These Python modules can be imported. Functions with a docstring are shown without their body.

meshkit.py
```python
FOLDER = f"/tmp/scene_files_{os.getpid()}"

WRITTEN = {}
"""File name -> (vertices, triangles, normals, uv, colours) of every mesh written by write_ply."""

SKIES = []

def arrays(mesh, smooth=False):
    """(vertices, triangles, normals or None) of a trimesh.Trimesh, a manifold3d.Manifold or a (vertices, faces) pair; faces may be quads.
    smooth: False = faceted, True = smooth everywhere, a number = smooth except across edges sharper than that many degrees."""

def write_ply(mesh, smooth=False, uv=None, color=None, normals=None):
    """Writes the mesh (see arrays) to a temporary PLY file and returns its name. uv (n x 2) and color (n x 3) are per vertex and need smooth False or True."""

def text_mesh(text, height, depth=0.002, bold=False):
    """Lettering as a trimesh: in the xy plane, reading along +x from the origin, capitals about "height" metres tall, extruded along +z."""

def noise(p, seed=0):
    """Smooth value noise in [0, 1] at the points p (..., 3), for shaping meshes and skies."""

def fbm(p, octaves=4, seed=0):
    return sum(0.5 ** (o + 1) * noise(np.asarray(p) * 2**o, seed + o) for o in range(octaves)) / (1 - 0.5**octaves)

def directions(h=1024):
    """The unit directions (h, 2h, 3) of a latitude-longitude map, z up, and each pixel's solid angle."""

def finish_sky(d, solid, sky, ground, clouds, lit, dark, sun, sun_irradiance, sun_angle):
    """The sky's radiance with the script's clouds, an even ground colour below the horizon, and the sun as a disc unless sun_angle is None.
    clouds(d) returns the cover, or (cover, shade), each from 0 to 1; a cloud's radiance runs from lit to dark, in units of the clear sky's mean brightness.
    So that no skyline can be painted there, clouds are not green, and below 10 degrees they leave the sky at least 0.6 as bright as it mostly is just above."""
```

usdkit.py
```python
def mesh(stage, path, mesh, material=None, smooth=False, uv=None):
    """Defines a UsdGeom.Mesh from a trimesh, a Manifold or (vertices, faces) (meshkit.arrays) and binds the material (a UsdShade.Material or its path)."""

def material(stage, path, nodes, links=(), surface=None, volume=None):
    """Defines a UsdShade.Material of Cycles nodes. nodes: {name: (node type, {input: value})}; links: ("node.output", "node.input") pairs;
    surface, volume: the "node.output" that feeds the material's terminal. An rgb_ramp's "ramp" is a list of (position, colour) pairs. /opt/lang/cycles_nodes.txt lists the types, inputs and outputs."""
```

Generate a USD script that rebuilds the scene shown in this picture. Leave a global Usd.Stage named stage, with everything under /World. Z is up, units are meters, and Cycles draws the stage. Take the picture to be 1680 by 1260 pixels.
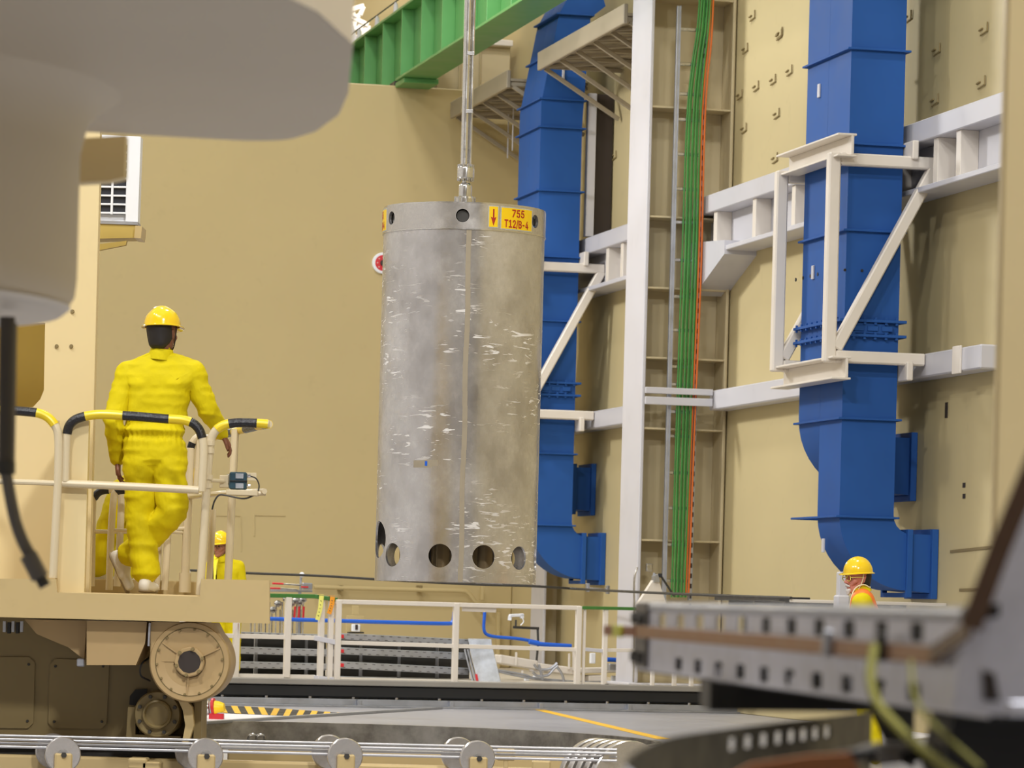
import math, re, random
import numpy as np, trimesh, usdkit, meshkit
import manifold3d as mf
from manifold3d import Manifold
from shapely.geometry import Polygon, Point, box as sbox
from shapely.ops import unary_union
from pxr import Usd, UsdGeom, UsdLux, UsdShade, Gf, Sdf, Vt

random.seed(7); rng = np.random.default_rng(7)
stage = Usd.Stage.CreateInMemory()
UsdGeom.SetStageUpAxis(stage, UsdGeom.Tokens.z); UsdGeom.SetStageMetersPerUnit(stage, 1.0)
UsdGeom.Xform.Define(stage, '/World'); UsdGeom.Scope.Define(stage, '/World/Looks')
V = lambda *a: np.array(a, float)

# ------------------------------------------------------------------ camera
EYE, F, CX, HY, ROLL = 1.28, 6300.0, 840.0, 994.0, 0.026
cam = UsdGeom.Camera.Define(stage, '/World/camera')
cr, sr = math.cos(ROLL), math.sin(ROLL)
cam.AddTransformOp().Set(Gf.Matrix4d(cr, 0, sr, 0, -sr, 0, cr, 0, 0, -1, 0, 0, 0, 0, EYE, 1))
cam.CreateHorizontalApertureAttr(36.0); cam.CreateVerticalApertureAttr(27.0)
cam.CreateFocalLengthAttr(36.0 * F / 1680)
cam.CreateVerticalApertureOffsetAttr((HY - 630) / 1680 * 36.0)
cam.CreateFStopAttr(6.0); cam.CreateFocusDistanceAttr(30.0)
cam.CreateClippingRangeAttr(Gf.Vec2f(0.3, 400))
cam.CreateExposureAttr(0.0)

# ------------------------------------------------------------------ sky and lamps
def lamp_light(path, pos, to, w, h, power, col=(.98, .985, 1)):
    l = UsdLux.RectLight.Define(stage, path)
    l.CreateWidthAttr(w); l.CreateHeightAttr(h); l.CreateIntensityAttr(power); l.CreateColorAttr(Gf.Vec3f(*col))
    m = Gf.Matrix4d().SetLookAt(Gf.Vec3d(*map(float, pos)), Gf.Vec3d(*map(float, to)), Gf.Vec3d(0, .01, 1)).GetInverse()
    l.AddTransformOp().Set(m)
# unseen lamps high in the hall, some added only as fill: (position, aim, width, height, radiance)
LAMPS = [((-7.7, 49.6, 10.5), (3.9, 44, 4), 1.6, 1.0, 185),      # left side, far: lights the right wall and ducts
         ((-5, 12, 19), (-1, 34, 2), 2.0, 1.4, 215),             # near left over the machine, added fill for faces toward the camera
         ((-14, 36, 18), (0, 38, 1), 2.0, 1.4, 75),              # left side
         ((-4, 43, 21), (-3, 60, 4), 2.4, 1.4, 120),             # over the deck, lights the back wall
         ((5, 5, 16), (0, 16, 0), 2.0, 1.4, 300),                # near right, added fill for the foreground and undersides
         ((2.5, 33, 21), (-1, 40, 0), 2.4, 1.4, 110),             # over the pit
         ((-3, 66, 20), (1, 76, 6), 2.0, 1.4, 260),              # behind the back wall
         ((-9, 20, 14), (4, 48, 5), 1.6, 1.0, 165)]              # left, near
for i, (p, t, w, h, e) in enumerate(LAMPS):
    lamp_light('/World/unseen_hall_light' + ('_%03d' % i if i else ''), p, t, w, h, e)

# ------------------------------------------------------------------ helpers: placing
def W(px, py, d):
    a, b = (px - CX) / F, (HY - py) / F
    return V((a * cr - b * sr) * d, d, EYE + (a * sr + b * cr) * d)
U = V(-.2293, .9734, 0); U /= np.linalg.norm(U)          # along the right wall, away from the camera
N = V(-U[1], U[0], 0)                                     # off the right wall, into the hall
O = V(2.5, 50, 0); Z = V(0, 0, 1)
def R(s, n, z): return O + U * s + N * n + Z * z
def onplane(px, py, p0, nrm):
    e = V(0, 0, EYE); D = W(px, py, 1.0) - e
    return e + D * (np.dot(np.asarray(p0) - e, nrm) / np.dot(D, nrm))
def onw(px, py, n=0.0):                                   # -> (s, z) on the plane n metres off the right wall
    q = onplane(px, py, O + N * n, N); return float(np.dot(q - O, U)), float(q[2])
def onf(px, py, s): return onplane(px, py, O + U * s, U)    # point on a plane across the hall
def onz(px, py, z): return onplane(px, py, V(0, 0, z), Z)
def nof(p): return float(np.dot(p - O, N))

# ------------------------------------------------------------------ helpers: shapes
def cat(*ms):
    flat = []
    for m in ms: flat += m if isinstance(m, (list, tuple)) else [m]
    return trimesh.util.concatenate(flat)
def tm(m):
    x = m.to_mesh(); return trimesh.Trimesh(x.vert_properties[:, :3], x.tri_verts, process=False)
def frame(o, ax, ay, az):
    T = np.eye(4); T[:3, 0], T[:3, 1], T[:3, 2], T[:3, 3] = ax, ay, az, o; return T
def unit(v): v = np.asarray(v, float); return v / np.linalg.norm(v)
def cbox(c, size, ax=V(1, 0, 0), ay=V(0, 1, 0), b=None):     # chamfered box, centre c, axes ax, ay, ax x ay
    sx, sy, sz = [x / 2 for x in size]
    b = min(size) * .12 if b is None else b
    b = min(b, min(size) * .4)
    pts = []
    for i in (-1, 1):
        for j in (-1, 1):
            for k in (-1, 1):
                pts += [(i * sx, j * (sy - b), k * (sz - b)), (i * (sx - b), j * sy, k * (sz - b)), (i * (sx - b), j * (sy - b), k * sz)]
    m = trimesh.Trimesh(pts).convex_hull
    ax = unit(ax); az = unit(np.cross(ax, ay)); ay = np.cross(az, ax)
    return m.apply_transform(frame(c, ax, ay, az))
def wbox(s0, s1, n0, n1, z0, z1, b=None):                     # box in the right wall's frame
    return cbox(R((s0 + s1) / 2, (n0 + n1) / 2, (z0 + z1) / 2), (abs(s1 - s0), abs(n1 - n0), abs(z1 - z0)), U, N, b)
def beam(p, q, w, h, up=Z, b=None):                          # bar from p to q, width w across, height h along up
    p, q = np.asarray(p, float), np.asarray(q, float); a = unit(q - p)
    up = up if abs(np.dot(a, up)) < .95 else V(0, 1, 0)
    side = unit(np.cross(up, a))
    return cbox((p + q) / 2, (np.linalg.norm(q - p), w, h), a, side, b)
def tube(p, q, r, n=14, r2=None):
    p, q = np.asarray(p, float), np.asarray(q, float)
    return lathe([(0, r), (np.linalg.norm(q - p), r if r2 is None else r2)], p, unit(q - p), n, cap=True)
def lathe(prof, o, axis, n=32, cap=False):                  # prof: (distance along the axis, radius)
    if cap: prof = [(prof[0][0], 0)] + list(prof) + [(prof[-1][0], 0)]
    axis = unit(axis); a = unit(np.cross(axis, V(0, 0, 1) if abs(axis[2]) < .9 else V(1, 0, 0))); c = np.cross(axis, a)
    t = np.arange(n) * 2 * math.pi / n
    ring = np.outer(np.cos(t), a) + np.outer(np.sin(t), c)
    v = np.vstack([np.asarray(o) + axis * h + ring * max(r, 1e-6) for h, r in prof]); f = []
    for k in range(len(prof) - 1):
        i = np.arange(n); j = (i + 1) % n
        f += [np.stack([k * n + i, k * n + j, (k + 1) * n + j], 1), np.stack([k * n + i, (k + 1) * n + j, (k + 1) * n + i], 1)]
    m = trimesh.Trimesh(v, np.vstack(f), process=False)
    m.merge_vertices(); m.update_faces(m.nondegenerate_faces()); m.fix_normals(); return m
def curve(pts, k=6):                                         # Catmull-Rom through pts
    p = np.asarray(pts, float); p = np.vstack([2 * p[0] - p[1], p, 2 * p[-1] - p[-2]]); out = []
    for i in range(1, len(p) - 2):
        for t in np.arange(k) / k:
            a, b, c, d = p[i - 1:i + 3]
            out.append(.5 * ((2 * b) + (c - a) * t + (2 * a - 5 * b + 4 * c - d) * t * t + (3 * b - a - 3 * c + d) * t ** 3))
    return np.vstack([out, p[-2]])
def sweep(pts, r, n=10, k=6):                               # round tube along a smoothed path
    c = curve(pts, k) if k > 1 else np.asarray(pts, float)
    t = np.gradient(c, axis=0); t /= np.linalg.norm(t, axis=1)[:, None]
    a = np.cross(t[0], V(0, 0, 1) if abs(t[0][2]) < .9 else V(1, 0, 0)); vs = []
    th = np.arange(n) * 2 * math.pi / n
    for i in range(len(c)):
        a = a - t[i] * np.dot(a, t[i]); a /= np.linalg.norm(a); b = np.cross(t[i], a)
        rr = r if np.ndim(r) == 0 else np.interp(i / (len(c) - 1), np.linspace(0, 1, len(r)), r)
        vs.append(c[i] + rr * (np.outer(np.cos(th), a) + np.outer(np.sin(th), b)))
    m = len(c); v = np.vstack(vs + [c[:1], c[-1:]]); f = []
    i = np.arange(n); j = (i + 1) % n
    for k_ in range(m - 1):
        f += [np.stack([k_ * n + i, k_ * n + j, (k_ + 1) * n + j], 1), np.stack([k_ * n + i, (k_ + 1) * n + j, (k_ + 1) * n + i], 1)]
    f += [np.stack([j, i, np.full(n, m * n)], 1), np.stack([(m - 1) * n + i, (m - 1) * n + j, np.full(n, m * n + 1)], 1)]
    q = trimesh.Trimesh(v, np.vstack(f), process=False); q.fix_normals(); return q
def prism(poly, o, ax, ay, depth):                          # polygon in axes ax, ay from o, extruded by depth along ax x ay
    poly = poly if hasattr(poly, 'geom_type') else Polygon(poly)
    ms = []
    for g in getattr(poly, 'geoms', [poly]):
        ms.append(trimesh.creation.extrude_polygon(g, abs(depth), engine='earcut'))
    m = trimesh.util.concatenate(ms)
    ax, ay = unit(ax), unit(ay); az = np.cross(ax, ay)
    if depth < 0: m.apply_translation((0, 0, depth))
    m.apply_transform(frame(o, ax, ay, az)); return m
def ext(pts, d0, d1, holes=()):                             # outline given in the photo's plane at distance d0, extruded back to d1
    w = [W(x, y, d0) for x, y in pts]
    hs = [[(p[0], p[2]) for p in (W(x, y, d0) for x, y in h)] for h in holes]
    return prism(Polygon([(p[0], p[2]) for p in w], hs), (0, d0, 0), V(1, 0, 0), Z, -(d1 - d0))
def nz(poly, s0, s1):                                        # outline in (n, z), extruded along the wall from s0 to s1
    m = prism(Polygon(poly), R(s0, 0, 0), N, Z, 1.0)
    t = (m.vertices - R(s0, 0, 0)) @ U
    m.vertices += np.outer((np.abs(t) > .5) * (s1 - s0) - t, U); m.fix_normals(); return m
def sz(poly, n0, n1):                                        # outline in (s, z), extruded off the wall from n0 to n1
    m = prism(Polygon(poly), R(0, n0, 0), U, Z, 1.0)
    t = (m.vertices - R(0, n0, 0)) @ N
    m.vertices += np.outer((np.abs(t) > .5) * (n1 - n0) - t, N); m.fix_normals(); return m
def ball(c, r, n=16): return Manifold.sphere(float(r), n).translate([float(x) for x in c])
_sph = trimesh.creation.icosphere(2).vertices
def hull(*pr): return Manifold.hull_points(np.vstack([np.asarray(p) + _sph * r for p, r in pr]))

# ------------------------------------------------------------------ helpers: prims
used, locs = {}, {'/World': V(0, 0, 0)}
def numbered(parent, name):
    k = parent + '/' + name; n = used.get(k, 0); used[k] = n + 1
    return k if n == 0 else k + '_%03d' % n
def tag(p, label=None, category=None, group=None, kind=None):
    for k, v in (('label', label), ('category', category), ('group', group), ('kind', kind)):
        if v: p.SetCustomDataByKey(k, v)
    return p
def thing(name, label, category, loc, group=None, kind=None):
    path = numbered('/World', name); x = UsdGeom.Xform.Define(stage, path)
    x.AddTranslateOp().Set(Gf.Vec3d(*map(float, loc))); locs[path] = np.asarray(loc, float)
    tag(x.GetPrim(), label, category, group, kind); return path
def obj(name, mesh, m, parent='/World', smooth=30, label=None, category=None, group=None, kind=None):
    path = numbered(parent, name)
    mesh = tm(mesh) if isinstance(mesh, Manifold) else mesh.copy()
    if parent != '/World': mesh.apply_translation(-locs[parent])
    p = usdkit.mesh(stage, path, mesh, M[m] if isinstance(m, str) else m, smooth)
    locs[path] = locs[parent]
    tag(p.GetPrim(), label, category, group, kind); return path
def single(name, mesh, m, label, category, group=None, smooth=30):   # a thing that is one mesh
    return obj(name, mesh, m, '/World', smooth, label, category, group)
def struct(name, mesh, m, parent='/World', smooth=30):
    return obj(name, mesh, m, parent, smooth, kind='structure' if parent == '/World' else None)
def dup(src, loc, label=None, group=None, rotz=None):
    base = re.sub(r'_\d{3}$', '', src.rsplit('/', 1)[1]); path = numbered('/World', base)
    x = UsdGeom.Xform.Define(stage, path); was = stage.GetPrimAtPath(src).GetCustomData()
    x.GetPrim().GetReferences().AddInternalReference(src)
    x.GetPrim().GetAttribute('xformOp:translate').Set(Gf.Vec3d(*map(float, loc)))
    tag(x.GetPrim(), label or was['label'], was['category'], group or was.get('group'))
    x.GetPrim().SetInstanceable(True); locs[path] = np.asarray(loc, float); return path

# ------------------------------------------------------------------ materials
M = {}
def lin(r, g, b):
    f = lambda c: c / 12.92 if c <= .04045 else ((c + .055) / 1.055) ** 2.4
    return tuple(f(x / 255) for x in (r, g, b))
def paint(name, rgb, rough=.45, metal=0, var=.05, scale=1.2, bump=0, bscale=80, rvar=.08, coat=0, spec=.5, stretch=(1, 1, 1), stain=0, extra=None):
    c = np.array(lin(*rgb)); lo, hi = np.clip(c * (1 - var), 0, 1), np.clip(c * (1 + var), 0, 1)
    nodes = {'tc': ('texture_coordinate', {}), 'mp': ('mapping', {'scale': stretch}),
             'n': ('noise_texture', {'scale': scale, 'detail': 5.0, 'roughness': .6}),
             'r': ('rgb_ramp', {'ramp': [(.3, tuple(lo)), (.7, tuple(hi))]}),
             'mr': ('map_range', {'from_min': .3, 'from_max': .7, 'to_min': max(rough - rvar, .03), 'to_max': rough + rvar, 'clamp': True}),
             'p': ('principled_bsdf', {'metallic': float(metal), 'coat_weight': float(coat), 'specular_ior_level': float(spec)})}
    links = [('tc.object', 'mp.vector'), ('mp.vector', 'n.vector'), ('n.fac', 'r.fac'), ('n.fac', 'mr.value'), ('mr.result', 'p.roughness')]
    src = 'r.color'
    if stain:
        nodes['sn'] = ('noise_texture', {'scale': 3.5, 'detail': 6.0, 'roughness': .65}); nodes['sr'] = ('rgb_ramp', {'ramp': [(.6, (0, 0, 0)), (.72, (1, 1, 1))]})
        nodes['sm'] = ('math', {'math_type': 'multiply', 'value2': float(stain)}); nodes['sx'] = ('mix_color', {'b': tuple(c * .45)})
        links += [('tc.object', 'sn.vector'), ('sn.fac', 'sr.fac'), ('sr.color', 'sm.value1'), ('sm.value', 'sx.fac'), (src, 'sx.a')]; src = 'sx.result'
    links.append((src, 'p.base_color'))
    if bump:
        nodes['bn'] = ('noise_texture', {'scale': float(bscale), 'detail': 3.0}); nodes['bp'] = ('bump', {'strength': float(bump), 'distance': .01})
        links += [('mp.vector', 'bn.vector'), ('bn.fac', 'bp.height'), ('bp.normal', 'p.normal')]
    M[name] = usdkit.material(stage, '/World/Looks/' + name, nodes, links, surface='p.BSDF'); return M[name]
paint('wall_paint', (194, 178, 134), .55, spec=.2, var=.035, scale=.35, bump=.08, bscale=14, stain=.10)
paint('far_wall_paint', (193, 174, 126), .55, spec=.25, var=.03, scale=.3, bump=.05, bscale=10, stain=.08)
paint('column_paint', (196, 180, 142), .5, var=.05, scale=.6)
paint('hall_paint', (226, 224, 224), .7, var=.04)
paint('cream_paint', (197, 173, 122), .42, var=.025, scale=1.5, stain=.10)
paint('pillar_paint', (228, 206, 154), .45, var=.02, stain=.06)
paint('cream_tube', (216, 200, 166), .35, var=.03)
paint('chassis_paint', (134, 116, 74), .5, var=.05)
paint('drum_paint', (180, 152, 106), .42, var=.03)
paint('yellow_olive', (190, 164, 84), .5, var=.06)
paint('white_paint', (200, 198, 202), .4, var=.025)
paint('offwhite_paint', (224, 215, 202), .42, var=.03)
paint('machine_white', (204, 192, 172), .5, var=.02, scale=.8)
paint('blue_paint', (42, 86, 154), .6, spec=.14, var=.07, scale=1.3, rvar=.06, bump=.04, bscale=3)
paint('blue_pipe', (30, 95, 205), .35, var=.05)
paint('green_paint', (94, 156, 88), .42, var=.06)
paint('green_rail', (62, 118, 50), .4)
paint('green_cable', (70, 140, 66), .45, var=.15, scale=3)
paint('orange_cable', (214, 108, 40), .45)
paint('red_paint', (205, 40, 48), .4)
paint('rod_steel', (196, 194, 194), .32, .7, var=.0, rvar=.02)
paint('kerb_grey', (150, 145, 136), .5, .2, var=.08)
paint('steel', (190, 188, 186), .28, 1, var=.06, scale=6)
paint('bright_steel', (215, 213, 210), .2, 1, var=.04, scale=8)
paint('brushed_steel', (204, 200, 196), .24, .85, var=.03, scale=4, stretch=(1, 1, 1))
paint('galvanised', (172, 174, 180), .42, .75, var=.1, scale=5)
paint('galvanised_bright', (214, 222, 234), .3, .85, var=.08, scale=2.4)
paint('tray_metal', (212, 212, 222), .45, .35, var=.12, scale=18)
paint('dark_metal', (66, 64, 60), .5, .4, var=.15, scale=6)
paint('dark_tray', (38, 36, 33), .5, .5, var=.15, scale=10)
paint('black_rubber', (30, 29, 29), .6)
paint('black_band', (24, 24, 24), .55)
paint('black_tape', (26, 25, 28), .25, var=.1, scale=20, bump=.4, bscale=120)
paint('yellow_tape', (240, 208, 30), .35)
paint('floor_steel', (164, 163, 167), .42, .25, var=.05, scale=.9, stain=.12)
paint('floor_white', (236, 234, 238), .4, .0, var=.02)
paint('liner_steel', (178, 174, 168), .32, .9, var=.2, scale=3)
paint('kerb_paint', (196, 186, 168), .5, var=.05)
paint('floor_line', (238, 186, 40), .5)
paint('copper', (150, 104, 62), .4, .6, var=.12, scale=20)
paint('dark_copper', (96, 70, 48), .5, .3)
paint('dusty_shade_paint', (160, 148, 126), .55, var=.1)  # dusty tone, darkened further to paint in the shadow on the gallery
paint('brown_board', (150, 92, 48), .6, var=.1)
paint('strap_green', (140, 136, 52), .6)
paint('lime_tape', (205, 205, 40), .5)
paint('coverall_yellow', (218, 198, 4), .75, spec=.25, var=.04, scale=6, bump=.25, bscale=24)
paint('helmet_yellow', (244, 204, 18), .18, var=.01, coat=.6)
paint('vest_orange', (255, 128, 42), .55, var=.04, scale=8)
paint('vest_stripe', (236, 232, 190), .4)
paint('skin', (170, 112, 88), .5, var=.08, scale=25)
paint('skin_ruddy', (196, 124, 104), .5, var=.1, scale=20)
paint('skin_dark', (128, 80, 58), .5, var=.08, scale=25)
paint('hair_dark', (34, 28, 25), .6, var=.2, scale=60)
paint('hair_grey', (205, 198, 190), .6, var=.1, scale=60)
paint('shoe_white', (226, 218, 202), .55)
paint('shoe_sole', (148, 128, 96), .6)
paint('lens', (190, 205, 215), .1)
paint('eye_dark', (30, 26, 24), .2)
paint('hole_dark', (52, 42, 36), .6)
paint('label_yellow', (252, 208, 10), .4, var=.01)
paint('label_red', (176, 44, 28), .5)
paint('print_dark', (60, 60, 50), .6)
paint('tag_yellow', (240, 236, 120), .6)
paint('tag_orange', (246, 160, 36), .6)
paint('box_teal', (44, 74, 88), .4)
paint('ac_white', (236, 238, 242), .35, var=.01)
paint('ac_dark', (40, 42, 50), .5)
paint('seam_tape', (160, 148, 126), .6, .2, var=.08, scale=8)
paint('core_tan', (150, 130, 96), .5, .5, var=.1)
paint('pole_grey', (78, 72, 64), .5, .3)
paint('lamp_body', (104, 98, 90), .5)
def worn_steel():
    n = {'tc': ('texture_coordinate', {}), 'ma': ('mapping', {'scale': (1.5, 1.5, 1.1)}), 'mb': ('mapping', {'scale': (4.2, 4.2, 24)}), 'mc': ('mapping', {'scale': (5, 5, .5)}),
         'na': ('noise_texture', {'scale': 1.7, 'detail': 8.0, 'roughness': .62}), 'nb': ('noise_texture', {'scale': 1.2, 'detail': 2.5, 'roughness': .55, 'distortion': 1.2}),
         'nc': ('noise_texture', {'scale': 1.0, 'detail': 3.0}), 'ng': ('noise_texture', {'scale': 1.6, 'detail': 1.0}),
         'ra': ('rgb_ramp', {'ramp': [(.28, lin(172, 168, 166)), (.5, lin(204, 201, 200)), (.72, lin(226, 224, 224))]}),
         'rb': ('rgb_ramp', {'ramp': [(.60, (0, 0, 0)), (.64, (1, 1, 1))]}), 'rg': ('rgb_ramp', {'ramp': [(.50, (0, 0, 0)), (.60, (1, 1, 1))]}),
         'mk': ('math', {'math_type': 'multiply'}),
         'rc': ('map_range', {'from_min': .3, 'from_max': .7, 'to_min': .14, 'to_max': .32, 'clamp': True}),
         'mx': ('mix_color', {'b': lin(250, 248, 246)}), 'mr': ('mix_float', {'b': .7}),
         'ad': ('math', {'math_type': 'multiply_add', 'value2': .6}), 'bp': ('bump', {'strength': .10, 'distance': .02}),
         'tg': ('tangent', {'direction_type': 'radial', 'axis': 'z'}), 'p': ('principled_bsdf', {'metallic': .8, 'anisotropic': .7})}
    l = [('tg.tangent', 'p.tangent'), ('tc.object', 'ma.vector'), ('tc.object', 'mb.vector'), ('tc.object', 'mc.vector'), ('ma.vector', 'na.vector'), ('mb.vector', 'nb.vector'), ('mc.vector', 'nc.vector'), ('tc.object', 'ng.vector'),
         ('na.fac', 'ra.fac'), ('nb.fac', 'rb.fac'), ('ng.fac', 'rg.fac'), ('rb.color', 'mk.value1'), ('rg.color', 'mk.value2'), ('ra.color', 'mx.a'), ('mk.value', 'mx.fac'), ('mx.result', 'p.base_color'),
         ('na.fac', 'rc.value'), ('rc.result', 'mr.a'), ('mk.value', 'mr.fac'), ('mr.result', 'p.roughness'),
         ('nc.fac', 'ad.value1'), ('na.fac', 'ad.value3'), ('ad.value', 'bp.height'), ('bp.normal', 'p.normal')]
    M['worn_steel'] = usdkit.material(stage, '/World/Looks/worn_steel', n, l, surface='p.BSDF')
worn_steel()
# ================================================================== structure
PIT = Point(-1.75, 36.7).buffer(3.15, 48)
KP, KD = V(-3.5, 46.2, 0), unit(V(8.35, 2.9, 0)); KN = V(-KD[1], KD[0], 0)         # kerb line and its inward (far) normal
def K(t, b, z): return KP + KD * t + KN * b + Z * z
def onk(px, py, b=0.0): return onplane(px, py, KP + KN * b, KN)
def kt(px, py, b=0.0): return float(np.dot(onk(px, py, b) - KP, KD))
floor_poly = Polygon([(-20, -8), (20, -8), (20, K(20, .2, 0)[1]), tuple(K(22, .2, 0)[:2]), tuple(K(-18, .2, 0)[:2]), (-20, K(-18, .2, 0)[1])]).difference(PIT)
struct('floor', prism(floor_poly, (0, 0, -.12), V(1, 0, 0), V(0, 1, 0), .12), 'floor_steel')
a, b_ = PIT.exterior, Point(-1.75, 36.7).buffer(3.21, 48)
struct('trim_1', prism(b_.difference(Point(-1.75, 36.7).buffer(3.145, 48)), (0, 0, -3.4), V(1, 0, 0), V(0, 1, 0), 3.415), 'liner_steel')
struct('floor_002', prism(b_, (0, 0, -3.6), V(1, 0, 0), V(0, 1, 0), .2), 'liner_steel')
walk = Polygon([tuple(K(t, b, 0)[:2]) for t, b in ((-18, .2), (22, .2), (22, 34), (-18, 34))])
struct('floor_003', prism(walk, (0, 0, .1), V(1, 0, 0), V(0, 1, 0), .2), 'kerb_paint')

wr = thing('wall_right', None, None, R(-8, 0, 0), kind='structure')
obj('wall_panel', wbox(-62, 29, -.4, 0, 0, 24, .01), 'wall_paint', wr)
struct('wall_back', wbox(10.9, 11.4, .002, 26, .3, 9.38, .02), 'far_wall_paint')
struct('wall_end', wbox(28, 28.4, 0, 30, 0, 24, .01), 'column_paint')
struct('wall_left', cbox((-18.2, 35, 12), (.4, 92, 24), b=.01), 'hall_paint')
struct('wall_front', cbox((0, -8.2, 12), (40, .4, 24), b=.01), 'hall_paint')
struct('ceiling', cbox((-2, 36, 24.2), (44, 92, .4), b=.01), 'hall_paint')
HOOKS = [(1228, 78), (1285, 52), (1198, 164), (1219, 154), (1246, 140), (1274, 129), (1280, 185), (1226, 209), (1277, 258), (1002, 191), (991, 256), (973, 262), (1012, 254),
         (994, 365), (1497, 25), (1301, 114), (1284, 55), (1544, 79), (1541, 162), (1622, 45), (1618, 133), (1240, 24), (1282, 305)]
for x, y in HOOKS:
    s, z = onw(x, y)
    obj('anchor_hook', cat(beam(R(s, .016, z + .06), R(s, .016, z - .04), .016, .014), beam(R(s, .016, z - .036), R(s + .20, .016, z - .058), .016, .014),
                           beam(R(s + .16, .012, z + .012), R(s + .26, .012, z), .018, .016)), 'chassis_paint', wr)
for x0, y0, x1, y1 in ((1560, 905, 1680, 892), (1575, 968, 1650, 966)):           # joints in the wall plaster
    p, q = onw(x0, y0), onw(x1, y1)
    obj('wall_seam', beam(R(p[0], .005, p[1]), R(q[0], .005, q[1]), .012, .03), 'chassis_paint', wr)
for y0, y1 in ((660, 686), (792, 800), (810, 818)):                              # slots in the wall beside the branch duct
    s, z = onw(1553 if y0 < 700 else 1582, (y0 + y1) / 2)
    obj('wall_slot', wbox(s - .04, s + .04, 0, .006, z - (y1 - y0) * .0032, z + (y1 - y0) * .0032, .001), 'hole_dark', wr)

# kerb in front of the walkway
struct('trim_2', cat(beam(K(-18, .16, .295), K(22, .16, .295), .36, .07)), 'kerb_grey')
struct('trim_3', cat(beam(K(-18, .17, .185), K(22, .17, .185), .30, .15)), 'black_band')
k = thing('trim_4', None, None, K(0, 0, 0), kind='structure')
obj('foot_angle', cat(beam(K(-18, .05, .055), K(22, .05, .055), .10, .08), beam(K(-18, -.04, .012), K(22, -.04, .012), .18, .02)), 'galvanised', k)
for i in range(26): obj('bolt', tube(K(-6 + .55 * i, .02, .095), K(-6 + .55 * i, .02, .12), .018, 6), 'steel', k)
for px in (587, 738, 885, 1030): t = kt(px, 1160); obj('clip', cbox(K(t, -.03, .05), (.055, .1, .08), KD, KN), 'galvanised', k)
struct('trim_5', wbox(10.86, 10.9, .3, 20, .3, .55, .005), 'kerb_paint')

# panel recesses on the yellow back wall
def plate_on_back(pts, thick, m, name='wall_frame'):
    q = [onf(x, y, 10.9) for x, y in pts]
    return struct(name, prism([(np.dot(p - O, -N), p[2]) for p in q], R(10.9, 0, 0), -N, Z, thick), m)
for x in (410,):
    q = [onf(*p, 10.9) for p in ((417, 880), (417, 845), (468, 846))]
    struct('trim_6', cat(beam(q[0], q[1], .02, .03), beam(q[1], q[2], .03, .02)), 'far_wall_paint')
q = [onf(*p, 10.9) for p in ((345, 846), (395, 846), (396, 905))]
struct('trim_7', cat(beam(q[0], q[1], .03, .015), beam(q[1], q[2], .015, .03)), 'far_wall_paint')

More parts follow.
